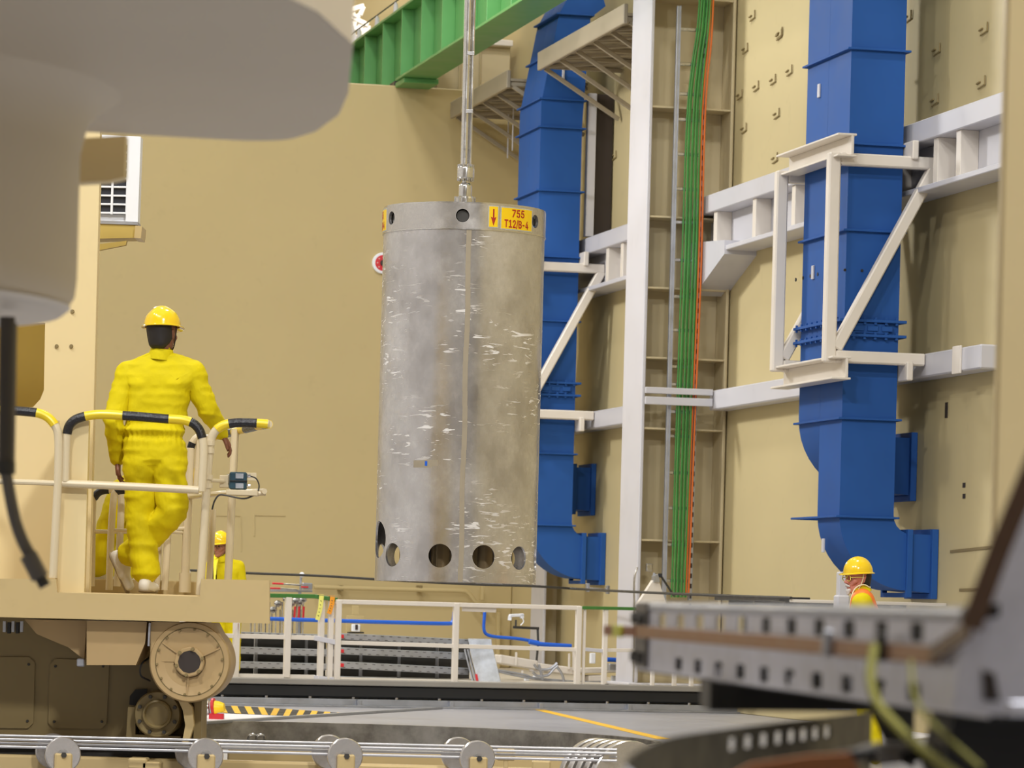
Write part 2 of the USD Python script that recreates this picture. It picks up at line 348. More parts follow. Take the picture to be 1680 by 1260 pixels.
# beams along the right wall
def wall_beam(s0, s1, stiff):
    t = thing('wall_beam', None, None, R((s0 + s1) / 2, 0, 0)); return t
ub = thing('crane_beam', 'deep white steel beam with stiffeners running high along the right wall', 'beam', R(-3, .1, 5.8))
obj('top_flange', wbox(-15, 10.85, 0, .40, 6.34, 6.57, .01), 'white_paint', ub)
obj('web', wbox(-15, 10.85, 0, .16, 5.86, 6.34, .005), 'white_paint', ub)
obj('bottom_flange', wbox(-15, 10.85, 0, .40, 5.80, 5.86, .008), 'white_paint', ub)
for s in (-14, -12.4, -10.3, -9.6, -8.2, -6.2, -4.6, -3.0, -1.3, 1.2, 3.3, 4.1, 8.2, 9.7): obj('stiffener', wbox(s - .07, s + .07, .16, .36, 5.86, 6.34, .005), 'offwhite_paint', ub)
hq = [onw(x, y, .2) for x, y in ((1150, 484), (1166, 486), (1216, 418), (1216, 395), (1158, 400))]
obj('haunch', sz([(s, z) for s, z in hq], 0, .42), 'white_paint', ub)
lb = thing('rail_channel', 'plain white steel channel running along the right wall below the stiffened beam', 'beam', R(-3, .1, 3.8))
obj('channel', wbox(-10.85, -.9, 0, .26, 3.84, 4.09, .015), 'white_paint', lb)
obj('channel', wbox(.1, 10.85, 0, .26, 3.84, 4.09, .015), 'white_paint', lb)
obj('column_strap', wbox(-1.10, -1.06, .27, 1.16, 4.02, 4.10, .006), 'white_paint', lb)
obj('column_strap', wbox(-1.10, -1.06, .27, 1.16, 3.88, 3.98, .006), 'white_paint', lb)
obj('joint_plate', wbox(-10.3, -10.05, .26, .28, 3.82, 4.11, .004), 'offwhite_paint', lb)

# tall H column with ribs
co = thing('steel_column', 'tall H-section steel column with a white front flange behind the green cables', 'column', R(-.4, .6, .3))
obj('web', wbox(-.42, -.38, .06, 1.1, .3, 13, .004), 'column_paint', co)
obj('front_flange', wbox(-.86, .08, 1.1, 1.145, .3, 13, .008), 'white_paint', co)
obj('back_flange', wbox(-.86, .08, .02, .06, .3, 13, .008), 'column_paint', co)
for y in (2, 181, 360, 476, 590, 705, 887):
    z = onf(1060, y, -.42)[2]
    obj('rib', wbox(-.84, -.42, .06, 1.1, z - .012, z + .012, .003), 'column_paint', co)
obj('head_bracket', nz([(1.145, 9.15), (1.145, 9.7), (1.5, 9.9), (1.5, 9.75)], -.8, 0), 'white_paint', co)
obj('base_plate', wbox(-.95, .17, .05, 1.25, .3, .34, .01), 'white_paint', co)
zz = onf(1022, 930, -.9)
obj('junction_fitting', cat(cbox(R(-.9, 1.0, zz[2]), (.06, .08, .1), U, N), sweep([R(-.9, 1.16, zz[2]), R(-.92, 1.2, zz[2] - .2), R(-.9, 1.17, zz[2] - .8), R(-.9, 1.17, .35)], .012, 8)), 'steel', co)
c2 = thing('steel_column', 'slim white column standing behind the left blue duct near the corner', 'column', R(7.9, .2, .3))
obj('flange', wbox(7.5, 8.3, .28, .32, .3, 5.75, .006), 'white_paint', c2); obj('web', wbox(7.88, 7.92, .02, .28, .3, 5.75, .004), 'column_paint', c2)
c3 = thing('steel_column', 'slim white post below the right blue duct beside the worker in the orange vest', 'column', R(-7.3, .9, .0))
pp = onplane(1381, 980, R(0, 1.5, 0), N); 
obj('shaft', cbox((pp[0], pp[1], 1.02), (.1, .1, 1.4), U, N), 'white_paint', c3); obj('foot', cbox((pp[0], pp[1], .32), (.2, .2, .04), U, N), 'white_paint', c3); obj('collar', cbox((pp[0], pp[1], 1.4), (.14, .14, .16), U, N), 'white_paint', c3)

# crane girder over the back wall
gn, gz0, gz1 = 1.9, 9.46, 10.5
g = thing('crane_girder', 'green plate girder with ribs resting on top of the yellow wall', 'girder', R(2, gn, gz0))
obj('web', wbox(-22, 17, gn - .02, gn + .02, gz0, gz1, .004), 'green_paint', g)
obj('bottom_flange', wbox(-22, 10.7, gn - .32, gn + .24, gz0 - .04, gz0, .006), 'green_paint', g)
obj('top_flange', wbox(-22, 17, gn - .24, gn + .24, gz1, gz1 + .04, .006), 'green_paint', g)
for i in range(26):
    s = 16.4 - 1.5 * i
    obj('rib', wbox(s - .015, s + .015, gn + .02, gn + .22, gz0, gz1, .003), 'green_paint', g)
obj('bearing', wbox(10.2, 10.88, gn - .35, gn + .2, gz0 - .12, gz0 - .04, .01), 'green_paint', g)
obj('bearing_block', wbox(10.95, 11.35, gn - .35, gn + .2, 9.385, 9.46, .01), 'dark_metal', g)
for i in range(8):
    s = 15.5 - 1.5 * i
    obj('lifeline_post', cat(lathe([(0, .04), (.12, .035), (.16, .01)], R(s, gn + .2, gz1 + .04), Z, 8, cap=True)), 'white_paint', g)
obj('lifeline', tube(R(17, gn + .2, gz1 + .21), R(3, gn + .2, gz1 + .21), .012, 6), 'dark_metal', g)
# white lattice and bar behind the girder
la = thing('lattice_bracket', 'cream lattice bracket with square openings behind the green girder', 'bracket', R(22, 3.2, 10))
def fr(pts, w=.09, m='offwhite_paint', nm='bar', s=22):
    q = [onf(x, y, s) for x, y in pts]
    for i in range(len(q) - 1): obj(nm, beam(q[i], q[i + 1], .12, w), m, la)
fr([(567, 24), (604, 42), (600, 54), (570, 42)]); fr([(582, 32), (579, 44)]); fr([(593, 37), (590, 50)])
fr([(572, 17), (597, 10)]); fr([(596, 11), (590, 26), (576, 30)]); fr([(578, 17), (577, 26)], .06); fr([(570, 42), (576, 56)]); fr([(586, 57), (608, 50)]); fr([(586, 57), (592, 68)])
la2 = thing('steel_strut', 'bright white slanted steel strut behind the left end of the green girder', 'strut', R(20, 3, 10))
q = [onf(x, y, 18) for x, y in ((559, 15), (583, 92))]
obj('plate', beam(q[0], q[1], .1, .16), 'white_paint', la2); obj('stiffening_lip', beam(q[0] + .1 * N * -1, q[1] - .1 * N, .02, .05), 'white_paint', la2)

# piers standing behind the wall top, near the corner
ho = thing('duct_housing', 'beige sheet steel housing on the wall top right of the green girder', 'housing', R(11.8, 1, 9.3))
def fbox(x0, x1, y0, y1, s0, s1):
    a, b = onf(x0, y1, s0), onf(x1, y0, s0)
    return wbox(s0, s1, nof(a), nof(b), a[2], b[2], .01)
obj('housing_body', fbox(716, 838, 70, 152, 11.5, 13), 'column_paint', ho)
obj('housing_rib', fbox(752, 757, 78, 150, 11.44, 11.5), 'column_paint', ho); obj('housing_rib', fbox(786, 790, 78, 150, 11.44, 11.5), 'column_paint', ho)
obj('housing_lip', fbox(778, 842, 66, 72, 11.3, 11.6), 'offwhite_paint', ho)
obj('side_post', fbox(704, 712, 95, 150, 11.45, 11.6), 'hole_dark', ho)

# gallery on brackets along the right wall
def gallery(s0, s1, label):
    gn = 1.25; gz = onw(1000, 36, gn)[1]
    t = thing('gallery_walkway', label, 'walkway', R((s0 + s1) / 2, gn, gz))
    obj('fascia', wbox(s0, s1, gn - .06, gn, gz - .12, gz + .14, .01), 'dusty_shade_paint', t)
    obj('deck_plate', wbox(s0, s1, .02, gn - .06, gz - .02, gz + .02, .005), 'dusty_shade_paint', t)
    n = max(int((s1 - s0) / .9), 1)
    for i in range(n + 1):
        s = s0 + .05 + (s1 - s0 - .1) * i / n
        obj('bracket', cat(beam(R(s, .02, gz - .06), R(s, gn - .06, gz - .06), .06, .06), beam(R(s, .05, gz - .75), R(s, gn - .1, gz - .09), .05, .06)), 'dusty_shade_paint', t)
        if i < n: obj('cross_brace', beam(R(s, .05, gz - .06), R(s + (s1 - s0) / n, gn - .1, gz - .06), .05, .04), 'dusty_shade_paint', t)
gallery(.15, 4.9, 'dusty gallery walkway in a shade-darkened grey, with truss brackets between the left blue duct and the white column')
gallery(6.8, 10.7, 'cream gallery walkway piece in the corner left of the left blue duct')
for x, y, w, l in ((843, 157, .1, 'upper'), (835, 170, .17, 'lower')):
    s, z = onw(x, y, .9)
    sl_ = 9.1 if l == 'upper' else 10.1
    t = thing('bulkhead_lamp', 'small white bulkhead lamp under the corner gallery, %s of the two' % l, 'lamp', R(sl_, .7, z))
    c_ = onf(x, y, sl_)
    obj('shade', lathe([(0, w * .9), (.04, w), (.09, w * .8), (.11, .02)], c_ - Z * .05, Z, 20, cap=True), 'ac_white', t); obj('stem', tube(c_ + Z * .04, V(c_[0], c_[1], 8.24), .012, 6), 'white_paint', t)

# ================================================================== blue ventilation ducts
def arc(cn, cz, r, a0, a1, k=10): return [(cn + r * math.cos(t), cz + r * math.sin(t)) for t in np.linspace(a0, a1, k)]
def duct_profile(zlow, ztop, top):                            # vertical leg that turns into the wall at the bottom; zlow = underside of outlet
    ci = (.3, zlow + .63 + .2)
    p = [(.01, zlow), *arc(ci[0], ci[1], .81, -math.pi / 2, 0, 12), *top, *arc(ci[0], ci[1], .2, 0, -math.pi / 2, 6), (.01, zlow + .63)]
    return p
def ring(s0, s1, n0, n1, z, w=.05, t=.022):
    return cat(wbox(s0 - w, s0, n0 - w, n1 + w, z - t / 2, z + t / 2, .003), wbox(s1, s1 + w, n0 - w, n1 + w, z - t / 2, z + t / 2, .003),
               wbox(s0, s1, n1, n1 + w, z - t / 2, z + t / 2, .003), wbox(s0, s1, n0 - w, n0, z - t / 2, z + t / 2, .003))
def vring(s0, s1, z0, z1, n, w=.05, t=.03):
    return cat(wbox(s0 - w, s0, n - t, n + t, z0 - w, z1 + w, .003), wbox(s1, s1 + w, n - t, n + t, z0 - w, z1 + w, .003),
               wbox(s0, s1, n - t, n + t, z1, z1 + w, .003), wbox(s0, s1, n - t, n + t, z0 - w, z0, .003))
def duct(label, s0, s1, zl, zb, top, rings, dampers, cpx):
    sm = (s0 + s1) / 2
    t = thing('ventilation_duct', label, 'air duct', R(sm, .8, zl))
    obj('near_leg', nz(duct_profile(zl, 0, top), s0, sm), 'blue_paint', t)
    obj('far_leg', nz(duct_profile(zb, 0, top), sm + .004, s1), 'blue_paint', t)
    zof = lambda y: onw(cpx(y), y, 1.11)[1]
    for y in rings:
        z = zof(y); n1 = np.interp(z, [p[1] for p in top[:2]], [p[0] for p in top[:2]]) if z > top[0][1] else 1.11
        obj('flange', ring(s0, s1, .5, n1, z), 'blue_paint', t)
    for y in dampers:
        z = zof(y); obj('damper_flange', cat(ring(s0, s1, .5, 1.11, z, .07, .03), *[wbox(s0 - .055, s0 - .035, n, n + .03, z - .04, z + .04, .002) for n in np.arange(.52, 1.1, .12)],
                                             *[wbox(s, s + .03, 1.15, 1.17, z - .04, z + .04, .002) for s in np.arange(s0 + .08, s1, .18)]), 'blue_paint', t)
    if dampers:
        z = zof(sum(dampers) / 2); dz = abs(zof(dampers[0]) - zof(dampers[1])) * .36
        obj('damper_plate', cat(wbox(s0 - .03, s0, .62, 1.0, z - dz, z + dz, .004), *[wbox(s0 - .045, s0 - .03, .58 + .16 * i, .70 + .16 * i, z - dz * .5, z + dz * .5, .004) for i in range(3)]), 'blue_paint', t)
    obj('outlet_flange', vring(s0, sm, zl, zl + .63, .32), 'blue_paint', t); obj('outlet_flange', vring(sm, s1, zb, zb + .63, .32), 'blue_paint', t)
    obj('wall_collar', vring(s0, sm, zl, zl + .63, .04, .06, .035), 'blue_paint', t); obj('wall_collar', vring(sm, s1, zb, zb + .63, .04, .06, .035), 'blue_paint', t)
    return t
rtop = [(1.11, 13), (.5, 13)]
rd = duct('big blue rectangular duct running down the right wall above the worker in the orange vest', -8.95, -7.42, 1.53, 2.60, rtop, (85, 240, 381, 688, 848), (528, 552), lambda y: 1387 - .028 * y)
ltop = [(1.11, 8.47), (.88, 9.75), (.70, 10.1), (.35, 10.35), (.2, 9.9), (.42, 9.72), (.5, 8.2)]
ld = duct('far blue rectangular duct with a tapered top, partly behind the hanging steel cylinder', 5.18, 6.5, 1.67, 2.68, ltop, (91, 164, 210, 314, 422, 527, 744, 861), (628, 648), lambda y: 889 - .03 * y)
obj('flange', ring(5.18, 6.5, .42, .88, 9.75), 'blue_paint', ld)
for x, y, w in ((1345, 149, .05), (1335, 447, .05), (1352, 895, .05)):
    s, z = onw(x, y, 1.11); obj('white_handle', wbox(s - .035, s + .035, 1.11, 1.13, z - .075, z + .075, .004), 'white_paint', rd)
p = onf(924, 123, 5.18); obj('white_handle', wbox(5.165, 5.18, nof(p) - .018, nof(p) + .018, p[2] - .08, p[2] + .08, .004), 'white_paint', ld)
for x, y in ((1306, 459), (1318, 456), (1330, 453), (1342, 450)):
    s, z = onw(x, y, 1.11); obj('plug', lathe([(0, .02), (.01, .02)], R(s, 1.108, z), N, 8, cap=True), 'black_rubber', rd)
for x, y in ((1386, 443), (1414, 444), (1443, 446)):
    p = onf(x, y, -8.95); obj('plug', lathe([(0, .016), (.01, .016)], p + U * .002, -U, 8, cap=True), 'black_rubber', rd)
def support(label, sn, sf):
    zt, zb, w = 6.12, 4.02, .13
    t = thing('duct_support_frame', label, 'support frame', R((sn + sf) / 2, 1.2, zb))
    for s, nm in ((sn, 'near'), (sf, 'far')):
        obj('post', cbox(R(s, 1.33, (zt + zb) / 2), (w, w, zt - zb + w), U, N), 'offwhite_paint', t)
        obj('top_arm', cbox(R(s, .715, zt), (w, 1.1, w), U, N), 'offwhite_paint', t)
        obj('bottom_arm', cbox(R(s, .767, zb), (w, 1.0, w), U, N), 'offwhite_paint', t)
        obj('diagonal', beam(R(s, .20, zt - .03), R(s, 1.26, zb + .08), w * .95, w * .95), 'offwhite_paint', t)
    for z in (zt + .13, zb - .13):
        obj('cross_channel', cat(wbox(sn - .22, sf + .12, 1.18, 1.21, z - .1, z + .1, .004), wbox(sn - .22, sf + .12, 1.15, 1.36, z + .1, z + .122, .004), wbox(sn - .22, sf + .12, 1.15, 1.36, z - .122, z - .1, .004)), 'offwhite_paint', t)
        obj('rear_channel', wbox(sn - .12, sf + .12, .42, .49, z - .1, z + .1, .01), 'offwhite_paint', t)
support('cream triangular steel frame holding the right blue duct', -9.12, -7.25)
support('cream triangular steel frame holding the far blue duct behind the steel cylinder', 5.02, 6.68)
t = thing('wall_strut', 'narrow white vertical strut just right of the upper far blue duct', 'strut', R(5.6, .4, 5.8))
obj('strut_face', wbox(5.22, 5.36, .28, .40, 6.6, 8.65, .006), 'white_paint', t); obj('strut_web', wbox(5.27, 5.31, .02, .28, 6.6, 8.65, .004), 'hole_dark', t)

# ================================================================== cable ladder
cl = thing('cable_ladder', 'grey steel cable ladder fixed to the ribbed column face', 'cable ladder', onf(1105, 960, -.75))
SL = -.93
L0, L1, R0, R1 = onf(1113.6, 10, SL), onf(1083, 1000, SL), onf(1157, 0, SL), onf(1127, 985, SL)
L0 = L0 * 1; L1[0], L1[1] = L0[0], L0[1]; R1[0], R1[1] = R0[0], R0[1]
obj('rail', cat(beam(L0, L1, .05, .06, up=U), beam(L0 - N * .02, L1 - N * .02, .01, .09, up=U)), 'galvanised', cl)
obj('rail', beam(R0 + Z * 1.5, R1, .05, .06, up=U), 'galvanised', cl)
for i in range(70):
    z = L1[2] + .05 + i * .13
    if z < R0[2] + 1: obj('rail_slot', cbox(V(R0[0], R0[1], z) - U * .032, (.004, .026, .06), U, N, .001), 'hole_dark', cl)
for y in (48, 105, 154, 196, 253, 310, 365, 427, 487, 542, 602, 631, 676, 716, 776, 834, 894, 953):
    z = onf(1118, y, SL)[2]
    obj('rung', cbox(V((L0[0] + R0[0]) / 2, (L0[1] + R0[1]) / 2, z), (.05, np.linalg.norm((R0 - L0)[:2]), .04), U, N), 'steel', cl)
zl = onf(1118, 300, SL)[2]
for i in range(9):
    f = i / 8
    def path(k, off):
        pts = []
        for y, x0, x1 in ((-60, 1150, 1168), (40, 1143, 1163), (110, 1133, 1155), (200, 1125, 1149), (420, 1118, 1143), (700, 1108, 1133), (980, 1100, 1123)):
            pts.append(onf(x0 + (x1 - x0) * k + .5 * math.sin(y * .013 + i * 1.7), y, SL) - U * (.045 + off))
        return pts
    single('green_cable', sweep(path(f, .026 * (i % 2)), .0112, 8), 'green_cable', ('leftmost green cable in the bundle on the column ladder', 'second green cable from the left in the bundle on the ladder', 'third green cable from the left in the bundle on the ladder',
        'fourth green cable from the left in the bundle on the ladder', 'middle green cable, fifth of nine in the bundle on the ladder', 'fourth green cable from the right in the bundle on the ladder',
        'third green cable from the right in the bundle on the ladder', 'second green cable from the right in the bundle on the ladder', 'rightmost green cable in the bundle, next to the orange ones')[i], 'cable', 'green cables on the ladder')
for i in range(2):
    pts = [onf(x + 4.5 * i, y, SL) - U * .06 for x, y in ((1166, -60), (1161, 60), (1154, 130), (1149, 220), (1144, 430), (1133, 700), (1123, 975))]
    single('orange_cable', sweep(pts, .012, 8), 'orange_cable', ('orange cable touching the green bundle on the ladder', 'outer orange cable beside the slotted right rail of the ladder')[i], 'cable', 'orange cables on the ladder')
# ================================================================== hanging steel cylinder
D0 = 33.0
cb, ct = W(748, 956, D0), W(761, 347, D0)
CXY = V((cb[0] + ct[0]) / 2, D0, 0); zb, zt = cb[2], ct[2]; RC = 132.3 / F * D0
def cyl(th, r, z): return V(CXY[0] + r * math.sin(th), CXY[1] - r * math.cos(th), z)
def arcslab(th0, th1, z0, z1, r0, r1, n=10):
    n = max(n, 2); v = []; f = []
    for t in np.linspace(th0, th1, n): v += [cyl(t, r0, z0), cyl(t, r1, z0), cyl(t, r1, z1), cyl(t, r0, z1)]
    for i in range(n - 1):
        for k in range(4): a, b, c, d = i * 4 + k, i * 4 + (k + 1) % 4, i * 4 + 4 + (k + 1) % 4, i * 4 + 4 + k; f += [(a, b, c), (a, c, d)]
    e = (n - 1) * 4; f += [(0, 2, 1), (0, 3, 2), (e, e + 1, e + 2), (e, e + 2, e + 3)]
    m = trimesh.Trimesh(v, f, process=False); m.fix_normals(); return m
def radial(th, z, r, depth=.3):                              # a drill through the shell
    c = trimesh.creation.cylinder(radius=r, height=depth, sections=32)
    d = V(math.sin(th), -math.cos(th), 0); c.apply_transform(frame(cyl(th, RC, z), unit(np.cross(V(0, 0, 1), d)), V(0, 0, 1), d))
    return Manifold(mf.Mesh(np.asarray(c.vertices, np.float32), np.asarray(c.faces, np.uint32)))
cy = thing('steel_cylinder', 'worn steel cylinder hanging by a rod, with yellow number plates and round holes', 'cylinder', V(CXY[0], CXY[1], zb))
BAND = .215; zs = zt - BAND
def pipe(z0, z1, ro, ri, n=160):
    a = Manifold.cylinder(z1 - z0, ro, ro, n) - Manifold.cylinder(z1 - z0 + .02, ri, ri, n).translate((0, 0, -.01))
    return a.translate((CXY[0], CXY[1], z0))
pz = lambda y: zb + (957 - y) * D0 / F
sh = pipe(zb, zs - .002, RC, RC - .018)
for k in range(12):
    th = math.radians(-10.3 + 31.1 * k) if k < 4 else math.radians(-10.3 + 31.1 * 3 + 28.35 * (k - 3))
    d = math.degrees((th + math.pi) % (2 * math.pi) - math.pi)
    if abs(d + 72.5) < 16: continue
    sh = sh - radial(th, pz(915), .1)
sh = sh - radial(math.radians(-72), pz(890), .157)
obj('shell', sh, 'worn_steel', cy, smooth=40)
bd = pipe(zs, zt, RC + .006, RC - .02)
for k in range(6): bd = bd - radial(math.radians(-.5 + 60.8 * k if k < 3 else -.5 - 61.5 * (k - 2)), zt - .115 + .01, .056)
obj('top_band', bd, 'brushed_steel', cy, smooth=40)
obj('highlight_ring', pipe(zt, zt + .012, RC + .002, RC - .03), 'bright_steel', cy, smooth=40)  # bright ring added to stand in for the highlight along the rim
sm = []
for i in range(24):                                          # wavy seam strip down the shell
    t0, t1 = i / 24, (i + 1) / 24; w = math.radians(1.75)
    c0 = math.radians(4.4 + .35 * math.sin(i * .8)); sm.append(arcslab(c0 - w, c0 + w, zb + .004 + (zs - zb - .01) * t0, zb + .004 + (zs - zb - .01) * t1, RC - .004, RC + .003, 3))
obj('seam_strip', cat(*sm), 'seam_tape', cy)
obj('band_weld', arcslab(-math.pi, math.pi, zs - .007, zs + .003, RC - .006, RC + .010, 90), 'bright_steel', cy)
ip = Manifold.cylinder(.03, RC - .02, RC - .02, 96).translate((CXY[0], CXY[1], zt - .03)) - Manifold.cylinder(.1, .09, .09, 48).translate((CXY[0], CXY[1], zt - .06))
obj('lid', ip, 'steel', cy)
for k in range(14):
    th = 2 * math.pi * k / 14 + .2
    obj('inner_tube', tube(cyl(th, .42, zb + .05), cyl(th, .42, zt - .05), .065, 12), 'core_tan' if k % 3 else 'dark_metal', cy)
obj('core_pipe', tube(V(CXY[0], CXY[1], zb + .05), V(CXY[0], CXY[1], zt - .04), .2, 24), 'core_tan', cy)
for th in (-.5, 60.3, -62):
    t = math.radians(th); obj('locking_pin', tube(cyl(t, RC - .10, zt - .105), cyl(t, RC - .03, zt - .105), .05, 16), 'dark_metal', cy)
def wrap_text(txt, h, th0, z, bold=True, squeeze=1.0, width=None):
    m = meshkit.text_mesh(txt, h, .001, bold); x = m.vertices[:, 0] - m.vertices[:, 0].min(); x *= (width / x.max()) if width else squeeze
    rr = RC + .0115 + m.vertices[:, 2]; y = m.vertices[:, 1].copy()
    m.vertices = np.stack([CXY[0] + rr * np.sin(th0 + x / RC), CXY[1] - rr * np.cos(th0 + x / RC), z + y], 1); m.fix_normals(); return m
BZ0, BZ1 = zt - .205, zt - .012
rd_ = math.radians
def number_plate(t0):
    p = obj('number_plate', arcslab(t0, t0 + rd_(29.5), BZ0, BZ1, RC + .006, RC + .0085, 14), 'galvanised_bright', cy, label='yellow plate reading 755 T12/B-4')
    obj('yellow_face', arcslab(t0 + rd_(.8), t0 + rd_(28.7), BZ0 + .009, BZ1 - .009, RC + .0085, RC + .010, 14), 'label_yellow', p)
    obj('lettering', wrap_text('755', .062, t0 + rd_(9.2), BZ1 - .082, width=.135), 'label_red', p)
    obj('lettering', wrap_text('T12/B-4', .062, t0 + rd_(3.0), BZ0 + .022, width=.262), 'label_red', p)
number_plate(rd_(26.4)); number_plate(rd_(-100))
t0 = rd_(17.4)
p = obj('arrow_plate', arcslab(t0, t0 + rd_(7.6), BZ0 + .008, BZ1, RC + .006, RC + .0085, 6), 'galvanised_bright', cy, label='narrow yellow plate with a red down arrow')
obj('yellow_face', arcslab(t0 + rd_(.6), t0 + rd_(7.0), BZ0 + .015, BZ1 - .007, RC + .0085, RC + .010, 6), 'label_yellow', p)
am = prism(Polygon([(-.006, .065), (.006, .065), (.006, -.01), (.024, 0), (0, -.075), (-.024, 0), (-.006, -.01)]), (0, 0, 0), V(1, 0, 0), V(0, 1, 0), .001)
tc_ = t0 + rd_(3.8); rr = RC + .0115 + am.vertices[:, 2]
am.vertices = np.stack([CXY[0] + rr * np.sin(tc_ + am.vertices[:, 0] / RC), CXY[1] - rr * np.cos(tc_ + am.vertices[:, 0] / RC), (BZ0 + BZ1) / 2 + .004 + am.vertices[:, 1]], 1); am.fix_normals()
obj('arrow', am, 'label_red', p)
for th, y, w, h in ((-25, 768, 7, .06), (-18.5, 766, 5, .05)):
    t = rd_(th); obj('tape_patch', arcslab(t - rd_(w), t + rd_(w), pz(y) - h * .5, pz(y) + h * .5, RC, RC + .0015, 5), 'seam_tape', cy)
t = rd_(-22); obj('tape_spot', arcslab(t - rd_(.9), t + rd_(.9), pz(771), pz(771) + .04, RC + .0015, RC + .003, 3), 'blue_pipe', cy)
# lifting rod
ax = V(CXY[0], CXY[1], 0)
zz = lambda y: zt + (347 - y) * D0 / F
lr = thing('lifting_rod', 'polished steel lifting rod with clamp collar above the cylinder', 'lifting rod', V(ax[0], ax[1], zt))
obj('base_flange', cat(lathe([(zz(346.9), .1), (zz(335), .1), (zz(333), .085), (zz(326), .085), (zz(323), .07)], ax, Z, 40, cap=True)), 'bright_steel', lr)
obj('socket', lathe([(zz(326), .058), (zz(306), .058), (zz(303), .05), (zz(300), .034)], ax, Z, 32, cap=True), 'bright_steel', lr)
for k in range(8): a_ = k * math.pi / 4 + .2; obj('bolt', tube(ax + V(.082 * math.cos(a_), .082 * math.sin(a_), zz(333)), ax + V(.082 * math.cos(a_), .082 * math.sin(a_), zz(323)), .012, 8), 'steel', lr)
obj('neck', tube(ax + Z * zz(303), ax + Z * zz(288), .032, 24), 'bright_steel', lr)
obj('clamp_collar', lathe([(zz(294), .066), (zz(291.5), .075), (zz(277), .075), (zz(274), .066)], ax, Z, 36, cap=True), 'bright_steel', lr)
for k in range(10): a_ = k * math.pi / 5; obj('collar_stud', tube(ax + V(.062 * math.cos(a_), .062 * math.sin(a_), zz(297)), ax + V(.062 * math.cos(a_), .062 * math.sin(a_), zz(270)), .011, 8), 'steel', lr)
obj('main_tube', tube(ax + V(-.012, 0, zz(290)), ax + V(-.012, 0, 22), .036, 24), 'bright_steel', lr)
obj('guide_tube', tube(ax + V(.036, -.02, zz(277)), ax + V(.036, -.02, 22), .013, 12), 'bright_steel', lr)
for y in (183, 88, -6): obj('tube_clip', cbox(ax + V(.018, -.022, zz(y)), (.065, .04, .03)), 'steel', lr)
obj('hoist_block', cbox(ax + Z * 23, (1.2, 1.2, 2.2), b=.1), 'green_paint', lr)

# ================================================================== refuelling machine platform
DF = 24.0
rm = thing('refuelling_machine', 'beige refuelling machine platform with striped guard rails, a drum and a square pillar', 'machine', W(200, 1000, DF))
ZD = 1.300                                                    # deck level
px2 = lambda x, y, d=DF: W(x, y, d)
dk = obj('fascia', ext([(-500, 946), (92, 950), (94, 972), (328, 979), (330, 950), (442, 952), (442, 1023), (0, 1012), (-500, 1000)], DF, DF + .05), 'cream_paint', rm)
obj('deck_plate', cbox((-3.75, DF + 1.3, ZD - .06), (4.0, 2.5, .11), b=.01), 'cream_paint', rm)
obj('toe_block', ext([(330, 950), (442, 952), (442, 1022), (330, 1019)], DF + .05, DF + .12), 'cream_paint', rm)
obj('toe_block', ext([(-500, 946), (92, 950), (92, 1012), (-500, 1000)], DF + .05, DF + .7), 'cream_paint', rm)
obj('rear_kerb', cbox((-3.8, DF + 2.55, ZD + .012), (4.1, .05, .16), b=.006), 'cream_paint', rm)
# square pillar with a cut-out
pl = ext([(-500, 120), (165, 120), (163, 300), (146, 975), (-500, 972)], 25.0, 25.12, holes=[[(-500, 520), (74, 530), (72, 640), (66, 655), (54, 668), (-500, 664)]])
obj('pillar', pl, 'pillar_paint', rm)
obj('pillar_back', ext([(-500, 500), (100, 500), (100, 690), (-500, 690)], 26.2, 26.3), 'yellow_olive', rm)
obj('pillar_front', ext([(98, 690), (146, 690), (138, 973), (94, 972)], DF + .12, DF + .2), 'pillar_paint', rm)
obj('pillar_cheek', ext([(94, 690), (98, 690), (94, 972), (90, 972)], DF + .2, DF + .9), 'cream_paint', rm)
for x, y in ((119, 511), (93, 568), (117, 568)):
    q = px2(x, y, 25.0); obj('pillar_bolt', lathe([(-.004, .014), (.012, .012)], q, V(0, -1, 0), 8, cap=True), 'chassis_paint', rm)
# guard rails: tubes with black and yellow tape
TR = .027
def P(x, y, d): return W(x, y, d)
def rail(name, pts, d, tapes, r=TR, mat='cream_tube', k=6):
    q = [W(*p, d) if len(p) == 2 else W(*p) for p in pts]
    h = obj(name, sweep(q, r, 12, k), mat, rm)
    for (i0, i1, m_) in tapes:
        c = curve(q, 24); n = len(c) - 1
        obj('black_tape' if m_ == 'black_tape' else 'yellow_tape', sweep(c[int(i0 * n):int(i1 * n) + 1], r + .0025, 12, 1), m_, h)
    return h
dA = DF + .06
YT, BT = 'yellow_tape', 'black_tape'
rail('guard_rail', [(-420, 668), (-200, 670), (-20, 673), (40, 675), (72, 681), (90, 698), (96, 722), (95, 790), (91, 870), (87, 948)], dA,
     [(0.02, .29, YT), (.29, .395, BT), (.395, .555, YT)])
gate = rail('gate_hoop', [(107, 790), (108, 745), (110, 712), (116, 695), (132, 685), (165, 680), (220, 683), (270, 687), (305, 690), (322, 699), (331, 716), (334, 745), (331, 806)], dA + .02,
     [(.17, .36, BT), (.36, .475, YT), (.475, .60, BT), (.60, .695, YT), (.695, .845, BT)])
obj('middle_rail', sweep([P(-400, 781, dA), P(0, 790, dA), P(96, 793, dA)], .018, 10), 'cream_tube', rm)
obj('gate_bar', sweep([P(98, 793, dA + .02), P(210, 798, dA + .02), P(326, 804, dA + .02)], .025, 12), 'cream_tube', gate)
rail('guard_rail', [(328, 976), (334, 880), (339, 800), (344, 735), (350, 712), (364, 699), (385, 694), (412, 694), (441, 696)], dA + .1,
     [(.56, .70, YT), (.70, .92, BT), (.92, .999, YT)])
